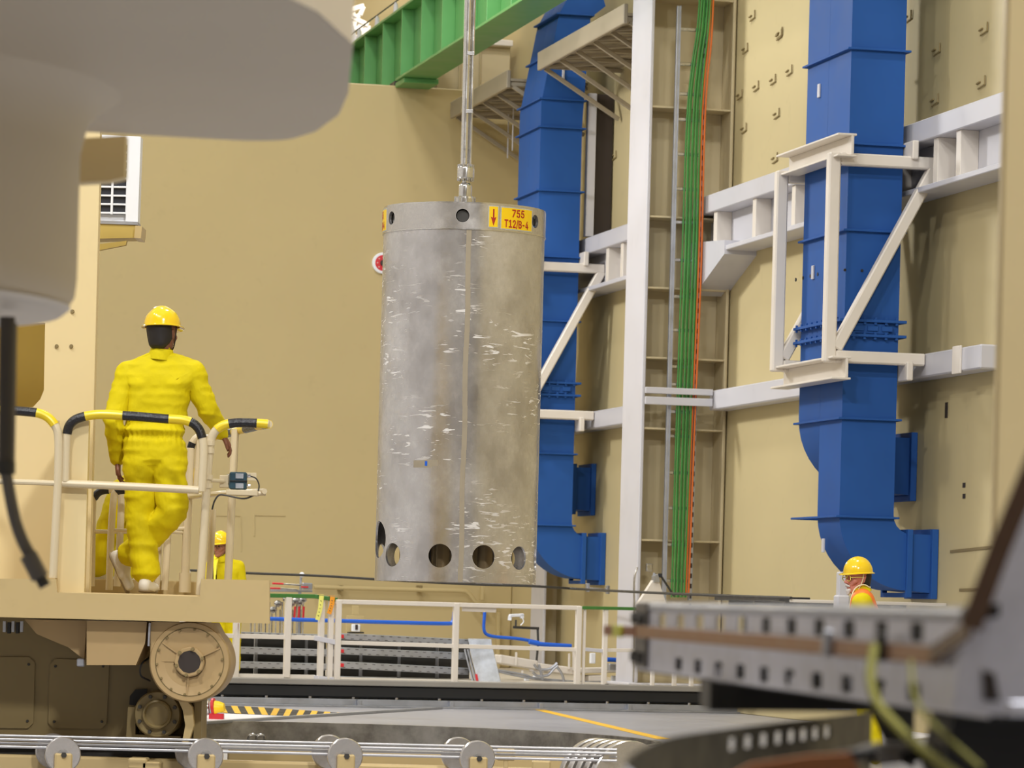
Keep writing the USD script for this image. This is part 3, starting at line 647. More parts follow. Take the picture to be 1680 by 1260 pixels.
for y in (727, 740, 783, 797):
    q0, q1 = P(344 - (y - 727) * .06, y - 4, dA + .1), P(344 - (y - 727) * .06, y + 4, dA + .1); obj('post_clamp', tube(q0, q1, .034, 12), 'cream_tube', rm)
# side rail running back on the right side, with striped tape
rail('side_rail', [P(441, 696, dA + .1).tolist() and (441, 696, dA + .1), (436, 697, 24.7), (425, 699, 25.1), (395, 706, 25.6), (362, 714, 26.1), (335, 720, 26.4)], dA,
     [(0, .12, YT), (.12, .3, BT), (.3, .42, YT), (.42, .55, BT), (.55, .67, YT), (.67, .8, BT), (.8, .9, YT)], r=.025)
def post(x0, y0, x1, y1, d, r=.026): obj('post', tube(P(x1, y1, d), P(x0, y0, d), r, 12), 'cream_tube', rm)
post(386, 704, 374, 955, 25.6); post(312, 735, 303, 968, 26.4, .03); post(327, 722, 322, 800, 26.4, .022)
post(350, 835, 343, 955, 25.8, .022)
obj('post_foot', tube(P(304, 940, 26.4), P(303, 972, 26.4), .042, 14), 'cream_tube', rm)
rail('rear_hoop', [(311, 760), (313, 735), (320, 720), (334, 714)], 26.4, [(.0, .5, BT)], r=.024)
obj('middle_rail', sweep([P(311, 815, 26.4), P(360, 810, 25.6), P(434, 806, dA + .3)], .018, 8), 'cream_tube', rm)
obj('gusset', ext([(322, 966), (329, 925), (330, 966)], 25.3, 25.34), 'cream_paint', rm)
# rear hoops at the far side of the deck
rail('rear_hoop', [(150, 962), (152, 830), (156, 815), (166, 806), (186, 804), (198, 812), (197, 880), (192, 962)], 26.3, [(.27, .52, BT)], r=.024)
rail('rear_hoop', [(179, 968), (182, 880), (186, 822), (190, 808), (205, 804), (250, 804)], 26.1, [(.62, .8, BT)], r=.024)
post(276, 868, 270, 968, 26.4, .024); post(262, 868, 258, 968, 26.45, .02)
obj('middle_rail', sweep([P(150, 872, 26.3), P(230, 872, 26.3), P(312, 866, 26.4)], .014, 8), 'cream_tube', rm)
obj('middle_rail', sweep([P(184, 870, 26.1), P(250, 871, 26.1), P(300, 874, 26.4)], .012, 8), 'cream_tube', rm)
# junction box on its bracket
jb = obj('sensor_box', cbox(P(391, 789, 24.4), (.11, .08, .11), b=.008), 'box_teal', rm, label='dark teal sensor pair with cable glands')
obj('divider', cbox(P(391, 789, 24.36), (.112, .02, .008), b=.001), 'black_rubber', jb)
for y in (781, 797): obj('name_plate', cbox(P(393, y, 24.355), (.05, .004, .032), b=.001), 'galvanised_bright', jb); obj('cable_gland', tube(P(404, y, 24.4), P(411, y, 24.4), .012, 8), 'bright_steel', jb); obj('cable_gland', tube(P(372, y, 24.4), P(379, y, 24.4), .012, 8), 'bright_steel', jb)
obj('sensor_cable', sweep([P(410, 781, 24.4), P(420, 785, 24.4), P(425, 796, 24.4), P(423, 808, 24.4)], .005, 6), 'dark_metal', jb)
obj('sensor_bracket', cat(cbox(P(398, 809, 24.4), (.2, .16, .035)), cbox(P(368, 790, 24.4), (.06, .04, .08)), tube(P(345, 788, 24.3), P(372, 790, 24.4), .012, 8), tube(P(415, 809, 24.4), P(436, 810, 24.4), .014, 8)), 'cream_tube', rm)
obj('backing_plate', cbox(P(408, 782, 24.5), (.1, .01, .05)), 'cream_tube', rm)
obj('cable_loop', sweep([P(418, 812, 24.4), P(400, 818, 24.3), P(372, 813, 24.3), P(360, 812, 24.3), P(352, 822, 24.3), P(348, 836, 24.3)], .006, 6), 'dark_metal', rm)
# underside: gear cover, cable drum, hydraulic motor
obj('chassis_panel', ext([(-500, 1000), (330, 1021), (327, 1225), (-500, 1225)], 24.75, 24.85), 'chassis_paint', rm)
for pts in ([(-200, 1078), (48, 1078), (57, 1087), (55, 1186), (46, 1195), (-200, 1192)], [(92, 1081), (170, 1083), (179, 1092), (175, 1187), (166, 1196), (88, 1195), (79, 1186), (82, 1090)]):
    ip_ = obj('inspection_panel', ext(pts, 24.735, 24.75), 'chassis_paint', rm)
    xs, ys = [p[0] for p in pts], [p[1] for p in pts]
    for x, y in ((max(xs) - 10, min(ys) + 12), (max(xs) - 12, max(ys) - 12), (max(min(xs), -60) + 10, max(ys) - 12), (max(min(xs), -60) + 12, min(ys) + 12)):
        obj('screw', lathe([(0, .01), (.008, .008)], W(x, y, 24.735), V(0, -1, 0), 6, cap=True), 'dark_metal', ip_)
obj('gear_cover', ext([(40, 1016), (60, 1040), (88, 1052), (112, 1062), (138, 1082), (142, 1018)], 24.25, 24.7), 'drum_paint', rm)
obj('motor_box', ext([(142, 1018), (142, 1091), (223, 1091), (238, 1055), (241, 1020)], 24.1, 24.72), 'drum_paint', rm)
obj('small_plug', cbox(W(133, 1087, 24.2), (.05, .05, .05)), 'galvanised', rm)
dc = W(311, 1086, DF + .08); yv = V(0, -1, 0)
dr = obj('fan_drum', cat(lathe([(-.5, .255), (-.02, .255), (0, .245), (0, .218), (-.015, .214), (-.015, .10)], dc, yv, 64), ext([(246, 1085), (248, 1020), (352, 1022), (372, 1060), (311, 1086)], DF + .09, DF + .5)), 'drum_paint', rm, smooth=35)
obj('front_cover', lathe([(-.012, .213), (-.002, .212), (-.03, .095), (-.03, .0)], dc, yv, 64), 'drum_paint', dr)
obj('seam_ring', lathe([(-.001, .214), (.001, .214), (.001, .218), (-.001, .218)], dc, yv, 64), 'chassis_paint', dr)
for k in range(3):
    a_ = k * 2.1 + .45; e0, e1 = V(math.cos(a_), 0, math.sin(a_)), V(math.cos(a_ + .28), 0, math.sin(a_ + .28))
    obj('vane', cat(prism(Polygon([(.0, -.004), (.12, -.004), (.12, .004), (.0, .004)]), dc + e0 * .09 + V(0, .012, 0), e0, unit(np.cross(V(0, -1, 0), e0)), .012)), 'drum_paint', dr)
obj('hub', lathe([(-.03, .095), (.012, .095), (.018, .088), (.018, .072)], dc, yv, 12), 'drum_paint', dr)
obj('hub_hole', lathe([(-.0, .073), (.016, .073), (.016, .0)], dc, yv, 32), 'hole_dark', dr)
for k in range(14): a_ = k * 2 * math.pi / 14 + .1; obj('bolt', lathe([(0, .009), (.008, .007)], dc + V(.205 * math.cos(a_), -.0, .205 * math.sin(a_)), yv, 6, cap=True), 'chassis_paint', dr)
for k in range(6): a_ = k * math.pi / 3 + .3; obj('bolt', lathe([(0, .013), (.02, .011)], dc + V(.084 * math.cos(a_), -.014, .084 * math.sin(a_)), yv, 6, cap=True), 'chassis_paint', dr)
hc = W(258, 1172, 24.35)
hm = obj('hydraulic_motor', lathe([(-.35, .15), (-.02, .15), (0, .14), (0, .095), (.03, .09), (.035, .08), (.015, .07), (.015, .0)], hc, yv, 48), 'chassis_paint', rm, smooth=35)
for k in range(8): a_ = k * math.pi / 4 + .4; obj('bolt', lathe([(0, .014), (.025, .012)], hc + V(.12 * math.cos(a_), 0, .12 * math.sin(a_)), yv, 6, cap=True), 'dark_metal', hm)
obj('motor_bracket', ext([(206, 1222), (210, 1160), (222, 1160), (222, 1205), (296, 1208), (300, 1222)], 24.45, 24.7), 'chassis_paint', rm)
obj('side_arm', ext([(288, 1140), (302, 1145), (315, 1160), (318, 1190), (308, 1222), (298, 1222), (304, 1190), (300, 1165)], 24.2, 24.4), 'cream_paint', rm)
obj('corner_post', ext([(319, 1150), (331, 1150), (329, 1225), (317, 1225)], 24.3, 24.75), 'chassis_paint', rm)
obj('access_hole', ext([(212, 1156), (213, 1142), (222, 1131), (241, 1130), (240, 1142), (226, 1152), (222, 1158)], 24.72, 24.745), 'black_rubber', rm)
obj('hose', sweep([W(246, 1078, 24.3), W(232, 1090, 24.2), (W(231, 1108, 24.2)), W(246, 1117, 24.3)], .006, 6), 'black_rubber', rm)
obj('base_frame', ext([(-500, 1225), (331, 1225), (331, 1300), (-500, 1300)], 24.8, 25.1), 'dark_metal', rm)
obj('edge_strip', ext([(244, 1022), (247, 1022), (245, 1060), (242, 1060)], 24.05, 24.09), 'galvanised', rm)
# small bundle of dark clips under the left end
for i in range(5): obj('cable_clip', cbox(W(8 + 7 * i, 1028 + 2 * (i % 2), 24.2), (.02, .05, .07)), 'black_rubber' if i % 2 else 'galvanised', rm)

# air-conditioner on the pillar
ac = thing('air_conditioner', 'white air conditioner outdoor unit with a square grille on a bracket at the pillar', 'air conditioner', W(196, 366, 26.0))
acp = lambda pts, d0, d1: ext(pts, d0, d1)
obj('case', acp([(75, 217), (231, 224), (226, 366), (70, 360)], 26.05, 26.2), 'ac_white', ac)
obj('grille_back', acp([(85, 232), (212, 236), (207, 352), (81, 348)], 26.035, 26.05), 'ac_dark', ac)
for i in range(9):
    y = 234 + i * 14.2; obj('grille_bar', beam(W(84, y, 26.02), W(211 - i * .5, y + 2.2, 26.02), .014, .013), 'ac_white', ac)
for i in range(6):
    x = 88 + i * 24.5 ; obj('grille_bar', beam(W(x + 1, 232, 26.015), W(x - 3, 352, 26.015), .016, .014), 'ac_white', ac)
obj('front_frame', acp([(211, 224), (231, 224), (226, 366), (206, 365)], 26.0, 26.06), 'ac_white', ac)
obj('base_strip', acp([(72, 358), (226, 364), (226, 369), (72, 364)], 25.99, 26.2), 'galvanised', ac)
br = thing('unit_bracket', 'cream wall bracket carrying the white air conditioner', 'bracket', W(190, 380, 25.9))
obj('shelf', acp([(150, 366), (224, 370), (221, 390), (150, 392)], 26.0, 26.25), 'yellow_olive', br); obj('front_lip', acp([(222, 370), (233, 371), (231, 391), (220, 390)], 25.95, 26.25), 'cream_paint', br)
obj('brace', acp([(150, 402), (208, 395), (206, 402), (150, 413)], 26.0, 26.06), 'yellow_olive', br)

# ================================================================== rods on rollers in front of the pit
DR = 24.0
for i, (dy, dd) in enumerate(((0, .0), (6, -.03), (12, .0), (18, -.03))):
    single('guide_rod', tube(W(-300, 1200 + dy, DR + dd), W(1012, 1233 + dy - 3, DR + dd), .0092, 14), 'rod_steel', 'thin steel rod in the bundle of four running across the rollers, %s' % ('topmost', 'second from top', 'third from top', 'lowest')[i], 'rod', 'steel rods on the rollers')
bb = thing('roller_frame', 'low beige frame beam with brackets carrying the steel rollers', 'frame', W(500, 1275, 24.6))
obj('front_beam', cbox((W(470, 1275, 24.6)), (4.14, .12, .2), b=.015), 'cream_paint', bb)
obj('rear_beam', cbox(W(690, 1262, 25.9) + V(.0, 0, .03), (2.6, .16, .16), b=.015), 'cream_paint', bb)
for x, y in ((830, 1238), (888, 1256), (228, 1252), (250, 1258)): obj('bracket', cbox(W(x, y, 24.3), (.12, .2, .07), b=.01), 'cream_paint', bb); obj('bracket_web', cbox(W(x, y + 14, 24.3), (.03, .18, .09)), 'cream_paint', bb)
obj('floor_skid', cbox(V(W(690, 1275, 24.9)[0], 24.9, .06), (2.6, 1.0, .12), b=.02), 'chassis_paint', bb)
EA = U
def roller(x, y, d, label):
    c = W(x, y, d)
    t = thing('rod_roller', label, 'roller', c)
    for o_, nm in ((0, 'disc'), (.55, 'disc')):
        obj(nm, lathe([(-.02, .03), (-.02, .105), (-.012, .112), (.012, .112), (.02, .105), (.02, .03)], c + EA * o_, EA, 40, cap=True), 'brushed_steel', t)
    obj('axle', tube(c - EA * .05, c + EA * .6, .032, 20), 'steel', t)
    obj('nut', tube(c - EA * .07, c - EA * .05, .018, 6), 'dark_metal', t)
    obj('bearing_block', cat(cbox(c - Z * .09 - EA * .04, (.04, .11, .2), EA, np.cross(Z, EA), .01)), 'cream_paint', t)
    return t
rl = roller(566, 1240, 23.95, 'steel disc roller under the steel cylinder\'s left side, third from the left')
for x, y, l in ((103, 1238, 'steel disc roller at the left end under the beige machine'), (337, 1240, 'steel disc roller below the red and yellow coupling, second from the left'), (783, 1244, 'steel disc roller right of centre beside the stack of steel rings')):
    dup(rl, W(x, y, 23.95), l, 'disc rollers under the rods')
tag(stage.GetPrimAtPath(rl), group='disc rollers under the rods')
sp = thing('ring_stack', 'stack of thin steel sheave rings at the right end of the rods', 'pulley', W(1010, 1285, 24.2))
for i in range(5):
    c = W(1030 - 13 * (4 - i), 1288 - 1.5 * (4 - i), 24.1 + .17 * (4 - i))
    ro = .275
    obj('sheave', lathe([(-.03, .05), (-.03, ro), (-.018, ro + .006), (-.006, ro - .02), (.006, ro - .02), (.018, ro + .006), (.03, ro), (.03, .05)], c, unit(EA + V(-.35, 0, 0)), 64, cap=True), 'brushed_steel', sp)
obj('axle', tube(W(1040, 1290, 23.9), W(960, 1284, 25.0), .05, 20), 'steel', sp)
obj('stand', cbox(V(W(1010, 1285, 24.4)[0], 24.4, .05), (.5, .9, .1)), 'cream_paint', sp)

# stainless catches and the coupling on the deck
for x in (418, 425): 
    c = W(x, 1211, 33.3)
cp = thing('hose_coupling', 'steel hose coupling with red ring and yellow cone lying by the black-and-yellow tape', 'coupling', onz(352, 1182, 0))
c = onz(352, 1182, 0); k_ = c[1] / F; cc = c + Z * 22 * k_; xd = unit(V(1, -.15, .12))
obj('steel_end', lathe([(-20 * k_, 9 * k_), (-17 * k_, 13 * k_), (-9 * k_, 12 * k_), (-9 * k_, 10 * k_), (-5 * k_, 12 * k_)], cc, xd, 28, cap=True), 'bright_steel', cp)
obj('red_ring', lathe([(-5 * k_, 12 * k_), (-4 * k_, 15 * k_), (0, 15 * k_), (1 * k_, 12 * k_)], cc, xd, 28, cap=True), 'red_paint', cp)
obj('yellow_cone', lathe([(0, 13 * k_), (8 * k_, 11 * k_), (16 * k_, 7 * k_)], cc - Z * 2 * k_, xd, 28, cap=True), 'label_yellow', cp)
obj('base', cbox(c + V(.02, 0, 6 * k_), (24 * k_, 20 * k_, 12 * k_)), 'red_paint', cp)
obj('base_cap', cbox(c + V(.02, 0, 12.6 * k_), (22 * k_, 18 * k_, 1.5 * k_)), 'galvanised_bright', cp)
# ================================================================== people
def smoothed(m, edge, it=10):
    m = m.refine_to_length(edge); t = tm(m); t.merge_vertices()
    trimesh.smoothing.filter_taubin(t, lamb=.5, nu=.52, iterations=it); return t
def hand(wr_, fd, pn, side, curl=.5, L=.18, spread=1.0):
    """wr_: wrist, fd: pointing of the fingers, pn: palm normal (curl goes that way), side: +1 thumb on cross(fd, pn)."""
    fd = unit(fd); pn = unit(pn - fd * np.dot(pn, fd)); x = np.cross(fd, pn) * side
    k = L / .18; out = []
    kn = [wr_ + fd * (.085 - abs(i - 1.3) * .004) * k + x * (.030 - .020 * i) * k for i in range(4)]
    out.append(hull((wr_ + x * .018 * k, .019 * k), (wr_ - x * .018 * k, .018 * k), (kn[0], .014 * k), (kn[1], .014 * k), (kn[2], .013 * k), (kn[3], .012 * k)))
    for i, ln in enumerate((.068, .078, .072, .056)):
        p, d = kn[i], fd + x * (.10 - .07 * i) * spread; d = unit(d)
        for j, fr_ in enumerate((.45, .32, .26)):
            a = curl * (.5 + .55 * j); d2 = unit(d * math.cos(a) + pn * math.sin(a)); q = p + d2 * ln * fr_ * k
            out.append(hull((p, (.0092 - .0008 * j) * k), (q, (.0086 - .0009 * j) * k))); p = q; d = d2
    b = wr_ + fd * .02 * k + x * .026 * k; d = unit(fd * .72 + x * .7 + pn * .15); m_ = b + d * .042 * k; e = m_ + unit(fd + x * .25 + pn * .3) * .032 * k
    out += [hull((b, .014 * k), (m_, .0105 * k)), hull((m_, .0105 * k), (e, .0085 * k))]
    return out
def head_parts(c, right, fwd, up, s=1.0):
    T = lambda x, y, z: c + (right * x + fwd * y + up * z) * s
    H = lambda *a: hull(*[(T(*p), r * s) for p, r in a])
    o = [H(((0, -.02, .035), .088), ((0, .02, .04), .082), ((0, -.005, -.0), .078)),                                 # skull
         H(((.052, .0, -.03), .024), ((-.052, .0, -.03), .024), ((.04, .01, -.075), .018), ((-.04, .01, -.075), .018), ((.014, .075, -.098), .016), ((-.014, .075, -.098), .016), ((0, .07, -.03), .03)),   # jaw
         H(((.045, .055, -.015), .026), ((-.045, .055, -.015), .026), ((0, .078, -.055), .022)),                     # cheeks
         H(((.038, .07, .032), .018), ((-.038, .07, .032), .018), ((0, .075, .04), .022)),                           # brow
         H(((0, .093, .02), .009), ((0, .118, -.022), .0125), ((.013, .1, -.03), .008), ((-.013, .1, -.03), .008)),  # nose
         H(((.02, .09, -.058), .007), ((-.02, .09, -.058), .007), ((0, .1, -.056), .006)), H(((.016, .089, -.07), .007), ((-.016, .089, -.07), .007), ((0, .096, -.071), .007)),
         H(((0, .086, -.1), .014), ((0, .08, -.094), .018))]
    for k in (-1, 1): o.append(H(((k * .078, -.012, .012), .014), ((k * .084, -.02, .02), .009), ((k * .077, -.008, -.022), .009)))
    return o, T
def helmet(name_parent, T, right, fwd, up, s, m='helmet_yellow', badge=None):
    c = T(0, -.005, .062); t = np.linspace(0, math.pi / 2, 12)
    prof = [(.116 * math.sin(a), .112 * math.cos(a) + .004) for a in t[:-1]] + [(.118, 0)]
    d = lathe([(-.012, .118)] + prof, V(0, 0, 0), Z, 48)
    loc = d.vertices; loc[:, 1] *= 1.07
    ang = np.arctan2(loc[:, 0], loc[:, 1])
    ridge = np.exp(-(loc[:, 0] / .03) ** 4) * .007 * np.clip(loc[:, 2] / .05, 0, 1)                                   # raised middle ridge
    loc *= (1 + ridge / .11)[:, None]
    d.vertices = loc
    h = obj('hard_hat', d.apply_transform(frame(c, right * s, fwd * s, up * s)), m, name_parent, smooth=35)
    br_ = lathe([(-.016, .112), (-.019, .132), (-.014, .134), (-.006, .119)], V(0, 0, 0), Z, 48)
    v = br_.vertices; v[:, 1] *= 1.06; f_ = np.clip(v[:, 1], 0, 1) / .15; rr_ = np.hypot(v[:, 0], v[:, 1])
    v[:, 1] += np.clip(f_, 0, 1) ** 2 * .034 * (rr_ > .122); v[:, 2] -= np.clip(f_, 0, 1) ** 2 * .010 * (rr_ > .122)
    obj('brim', br_.apply_transform(frame(c, right * s, fwd * s, up * s)), m, h, smooth=35)
    return h
def wrinkle(t, amp, scale, seed, wc=None, lat=None):
    n = t.vertex_normals; v = t.vertices
    w = meshkit.fbm(v * scale, 3, seed) - .5; w2 = meshkit.noise(v * V(scale * .55, scale * .55, scale * 1.5) + 9, seed + 3) - .5
    t.vertices = v + n * ((w * 1.1 + (.5 - np.abs(w2) * 2) * .7) * amp)[:, None]
    if wc is not None:                                           # gathered waist
        h = v[:, 2] - wc[2]; k = (np.abs((v - wc) @ lat) < .23) * (np.abs(h) < .15)
        g = .012 * np.exp(-(h / .016) ** 2) - .016 * np.exp(-((h - .045) / .026) ** 2) - .012 * np.exp(-((h + .04) / .022) ** 2)
        t.vertices = t.vertices + n * (k * (g + .005 * np.sin(((v - wc) @ lat) * 190) * np.exp(-((h + .03) / .05) ** 2)))[:, None]
    return t
def person(label, J, face, tilt=0, lean=0, skin='skin', hair='hair_dark', amp=.014, glasses=False, hands=(None, None), beard=False, vest=False, bulk=1.0, feet=(None, None), hs=1.0, edge=.018, group=None, nape=True, scale=9, waist=False, leg=1.0):
    P_ = lambda k: np.asarray(J[k], float)
    base = (P_('aL') + P_('aR')) / 2 - Z * .08
    t = thing('person', label, 'person', base, group)
    fwd = unit(face); up = unit(Z - fwd * np.dot(Z, fwd) + np.cross(fwd, Z) * tilt); right = np.cross(fwd, up)
    lat = unit(P_('sR') - P_('sL')); nb, w = P_('nb'), P_('w'); hL, hR = P_('hL'), P_('hR')
    b = bulk; cl_, cr_ = nb + (w - nb) * .38 - lat * .095 * b, nb + (w - nb) * .38 + lat * .095 * b
    wl, wr_ = w - lat * .075 * b, w + lat * .075 * b
    bones = [hull((P_('sL'), .072 * b), (P_('sR'), .072 * b), (nb, .062), (cl_, .108 * b), (cr_, .108 * b)),
             hull((cl_, .108 * b), (cr_, .108 * b), (wl, .108 * b), (wr_, .108 * b)), hull((wl, .108 * b), (wr_, .108 * b), (hL, .112 * b), (hR, .112 * b)),
             hull((nb, .06), (nb + (P_('hd') - nb) * .34, .056))]
    for s in 'LR':
        bones += [hull((P_('s' + s), .075 * b), (P_('e' + s), .062 * b)), hull((P_('e' + s), .062 * b), (P_('r' + s), .047 * b)),
                  hull((P_('h' + s), .112 * b), (P_('k' + s), .084 * b * leg)), hull((P_('k' + s), .084 * b * leg), (P_('a' + s) + (P_('k' + s) - P_('a' + s)) * .13, .080 * b * leg))]
    cov = smoothed(Manifold.batch_boolean(bones, mf.OpType.Add), edge, 8)
    cov = wrinkle(cov, amp, scale, int(abs(base[0]) * 100) % 97, w if waist else None, lat)
    # the body: head, neck, trunk, limbs and hands in one surface
    hp, T = head_parts(P_('hd'), right, fwd, up, hs)
    body = hp + [hull((T(0, -.015, -.05), .056), (nb, .056)), hull((nb, .05), (w, .06)), hull((P_('sL'), .045), (nb, .045), (P_('sR'), .045)), hull((w, .06), (hL, .06), (hR, .06))]
    for i, s in enumerate('LR'):
        body += [hull((P_('s' + s), .045), (P_('e' + s), .038)), hull((P_('e' + s), .038), (P_('r' + s), .027)), hull((P_('h' + s), .06), (P_('k' + s), .045)), hull((P_('k' + s), .045), (P_('a' + s), .035))]
        fd = hands[i][0] if hands[i] else P_('r' + s) - P_('e' + s)
        pn = hands[i][1] if hands[i] else (lat if s == 'L' else -lat)
        cu = hands[i][2] if hands[i] else .45
        body += [hull((P_('r' + s), .027), (P_('r' + s) + unit(fd) * .03, .025))] + hand(P_('r' + s) + unit(fd) * .02, fd, np.asarray(pn, float), 1 if s == 'L' else -1, cu)
    bm = smoothed(Manifold.batch_boolean(body, mf.OpType.Add), .009, 6)
    obj('body', bm, skin, t, smooth=True)
    obj('coverall', cov, 'coverall_yellow', t, smooth=True)
    for k in (-1, 1):
        obj('eye', tm(ball(T(k * .032, .082, .012), .0115 * hs, 16)), 'eye_dark', t, smooth=True)
    hc_ = Manifold.batch_boolean([hull((T(0, -.035, .03), .088 * hs), (T(0, -.03, -.0), .086 * hs), (T(.02, -.055, -.055), .045 * hs), (T(-.02, -.055, -.055), .045 * hs))], mf.OpType.Add)
    if nape: obj('hair', smoothed(hc_, .012, 6), hair, t, smooth=True)
    helmet(t, T, right * hs, fwd * hs, up * hs, 1.0)
    # collar
    cdir = unit(T(0, 0, -.05) - nb)
    obj('collar', lathe([(-.035, .084), (.0, .080), (.034, .072), (.036, .064), (.0, .062)], nb + cdir * .03, cdir, 24), 'coverall_yellow', t, smooth=True)
    for k in (-1, 1): obj('chin_strap', sweep([T(k * .098, .005, .055), T(k * .09, .012, -.01), T(k * .06, .035, -.085), T(0, .062, -.125)], .004 * hs, 6), 'hair_dark' if not beard else 'vest_stripe', t)
    if glasses:
        obj('glasses', cat(*[lathe([(-.003, .024), (-.003, .027), (.003, .027), (.003, .024)], T(k * .033, .108, .010), fwd, 20) for k in (-1, 1)], *[sweep([T(k * .058, .105, .014), T(k * .082, .05, .016), T(k * .086, -.01, .014)], .003, 6) for k in (-1, 1)], tube(T(-.01, .11, .014), T(.01, .11, .014), .003, 6)), 'dark_metal' if glasses is True else glasses, t)
    if beard:
        bd_ = Manifold.batch_boolean([hull((T(0, .098, -.095), .016 * hs), (T(.014, .09, -.09), .014 * hs), (T(-.014, .09, -.09), .014 * hs), (T(0, .095, -.118), .012 * hs)),
                                      hull((T(0, .112, -.046), .008 * hs), (T(.024, .097, -.058), .007 * hs), (T(-.024, .097, -.058), .007 * hs))], mf.OpType.Add)
        obj('beard', smoothed(bd_, .008, 4), 'hair_grey', t, smooth=True)
    for i, s in enumerate('LR'):                                  # shoes
        a = P_('a' + s); d, n_ = (feet[i] if feet[i] else (fwd * V(1, 1, 0), Z)); d = unit(d); n_ = unit(np.asarray(n_, float) - d * np.dot(n_, d))
        heel = a - n_ * .055 - d * .05; mid = heel + d * .13; toe = heel + d * .215; sd = np.cross(d, n_)
        up_ = Manifold.batch_boolean([hull((heel + n_ * .01, .036), (a + n_ * .01, .042)), hull((heel, .036), (mid + sd * .012, .037), (mid - sd * .012, .037), (a - n_ * .01, .04)), hull((mid, .038), (toe + sd * .014, .026), (toe - sd * .014, .026))], mf.OpType.Add)
        sh_ = obj('shoe', smoothed(up_, .013, 6), 'shoe_white', t, smooth=True)
        so = Manifold.batch_boolean([hull((heel - n_ * .026, .037), (mid - n_ * .026, .036)), hull((mid - n_ * .026, .036), (toe - n_ * .026 + d * .01, .034))], mf.OpType.Add)
        so = tm(so); h_ = (so.vertices - heel) @ n_; so.vertices += np.outer(np.clip(-.026 + (h_ + .026) * .35, -.042, -.012) - h_, n_); so.fix_normals()
        obj('sole', so, 'shoe_sole', sh_)
    if vest:
        vb = [hull((P_('sL') * .72 + nb * .28, .083 * b), (cl_, .118 * b), (nb * .75 + P_('sL') * .25, .07)), hull((P_('sR') * .72 + nb * .28, .083 * b), (cr_, .118 * b), (nb * .75 + P_('sR') * .25, .07)),
              hull((cl_, .118 * b), (cr_, .118 * b), (wl, .118 * b), (wr_, .118 * b)), hull((wl, .118 * b), (wr_, .118 * b), (wl - Z * .12, .12 * b), (wr_ - Z * .12, .12 * b))]
        vv = Manifold.batch_boolean(vb, mf.OpType.Add) - hull((nb + fwd * .03, .075), (nb + Z * .2, .09), (nb + fwd * .16 - Z * .16, .012))
        v_ = obj('vest', smoothed(vv, .015, 3), 'vest_orange', t, smooth=True)
        for k in (-1, 1): obj('reflective_stripe', sweep([nb + lat * k * .075 - fwd * .075 + Z * .055, nb + lat * k * .09 + Z * .078, nb + lat * k * .085 + fwd * .09 + Z * .02, nb + lat * k * .085 + fwd * .135 - Z * .2], .006, 8), 'vest_stripe', v_)
    return t, T
Q = W
dm = 24.65
def D(d): return lambda x, y, o=0: W(x, y, d + o)
q = D(dm)
J1 = dict(hd=q(267, 549), nb=q(264, 589), sL=q(210, 613), sR=q(316, 612), eL=q(187, 690, -.06), rL=q(193, 751, .10), eR=q(341, 672, .02), rR=q(362, 709, .22),
          w=q(253, 706), hL=q(231, 748), hR=q(276, 748), kL=q(231, 850, .03), aL=q(240, 949, .0), kR=q(284, 838, -.04), aR=q(207, 919, .16))
person('person in a yellow coverall and hard hat seen from behind, standing at the striped rail', J1, unit(V(.50, 1, -.06)), tilt=-.05, skin='skin_dark', amp=.020,
       hands=((V(.05, .25, -1), V(1, 0, 0), .35), (V(.5, .35, -.75), V(-.6, .1, -.5), .5)), feet=((unit(V(.18, 1, 0)), Z), (unit(V(.42, .12, -.9)), unit(V(.85, -.35, .45)))), bulk=1.05, edge=.012, scale=11, waist=True, leg=1.06)
q = D(26.75)
J2 = dict(hd=q(292, 800, -.05), nb=q(276, 796, -.02), sL=q(262, 789, -.16), sR=q(268, 792, .2), eL=q(262, 846, -.2), rL=q(248, 892, -.1), eR=q(268, 846, .26), rR=q(252, 888, .2),
          w=q(238, 792), hL=q(203, 808, -.1), hR=q(210, 808, .1), kL=q(176, 872, -.1), aL=q(157, 940, -.1), kR=q(206, 880, .14), aR=q(202, 948, .12))
person('person in a yellow coverall bending down at the far side of the platform, legs apart', J2, unit(V(.85, .1, -.55)), amp=.016, skin='skin_dark', edge=.018, hs=.95, bulk=.95)
q = D(47.6)
fz = .30
J3 = dict(hd=q(362, 897), nb=q(366, 922), sL=q(391, 930), sR=q(347, 930), eL=q(398, 968), rL=q(393, 1000, -.2), eR=q(341, 962, -.08), rR=q(347, 943, -.34),
          w=q(368, 978), hL=q(380, 1004), hR=q(362, 1004), kL=q(383, 1060, -.05), aL=q(383, 1100), kR=q(362, 1060, -.05), aR=q(361, 1100, -.1))
t3, T3 = person('person in a yellow coverall with safety glasses standing on the walkway behind the platform corner', J3, unit(V(-.55, -1, -.12)), amp=.012, glasses=True, skin='skin',
       hands=((V(0, -.3, -1), V(-1, 0, 0), .5), (V(.0, -.5, .6), V(1, .3, .2), .9)), hs=1.08, bulk=1.05)
a, c = W(352, 950, 47.15), W(345, 912, 47.15)
rdo = thing('radio', 'dark hand-held radio with antenna held up by the person behind the platform corner', 'radio', W(352, 955, 47.15))
obj('radio_case', beam(W(353, 962, 47.15), W(350, 942, 47.15), .065, .04), 'dark_metal', rdo); obj('antenna', tube(W(350, 943, 47.15), W(344, 912, 47.15), .021, 8, .017), 'black_rubber', rdo); obj('knob', cbox(W(352, 941, 47.15), (.02, .02, .03)), 'red_paint', rdo)
q = D(31.5)
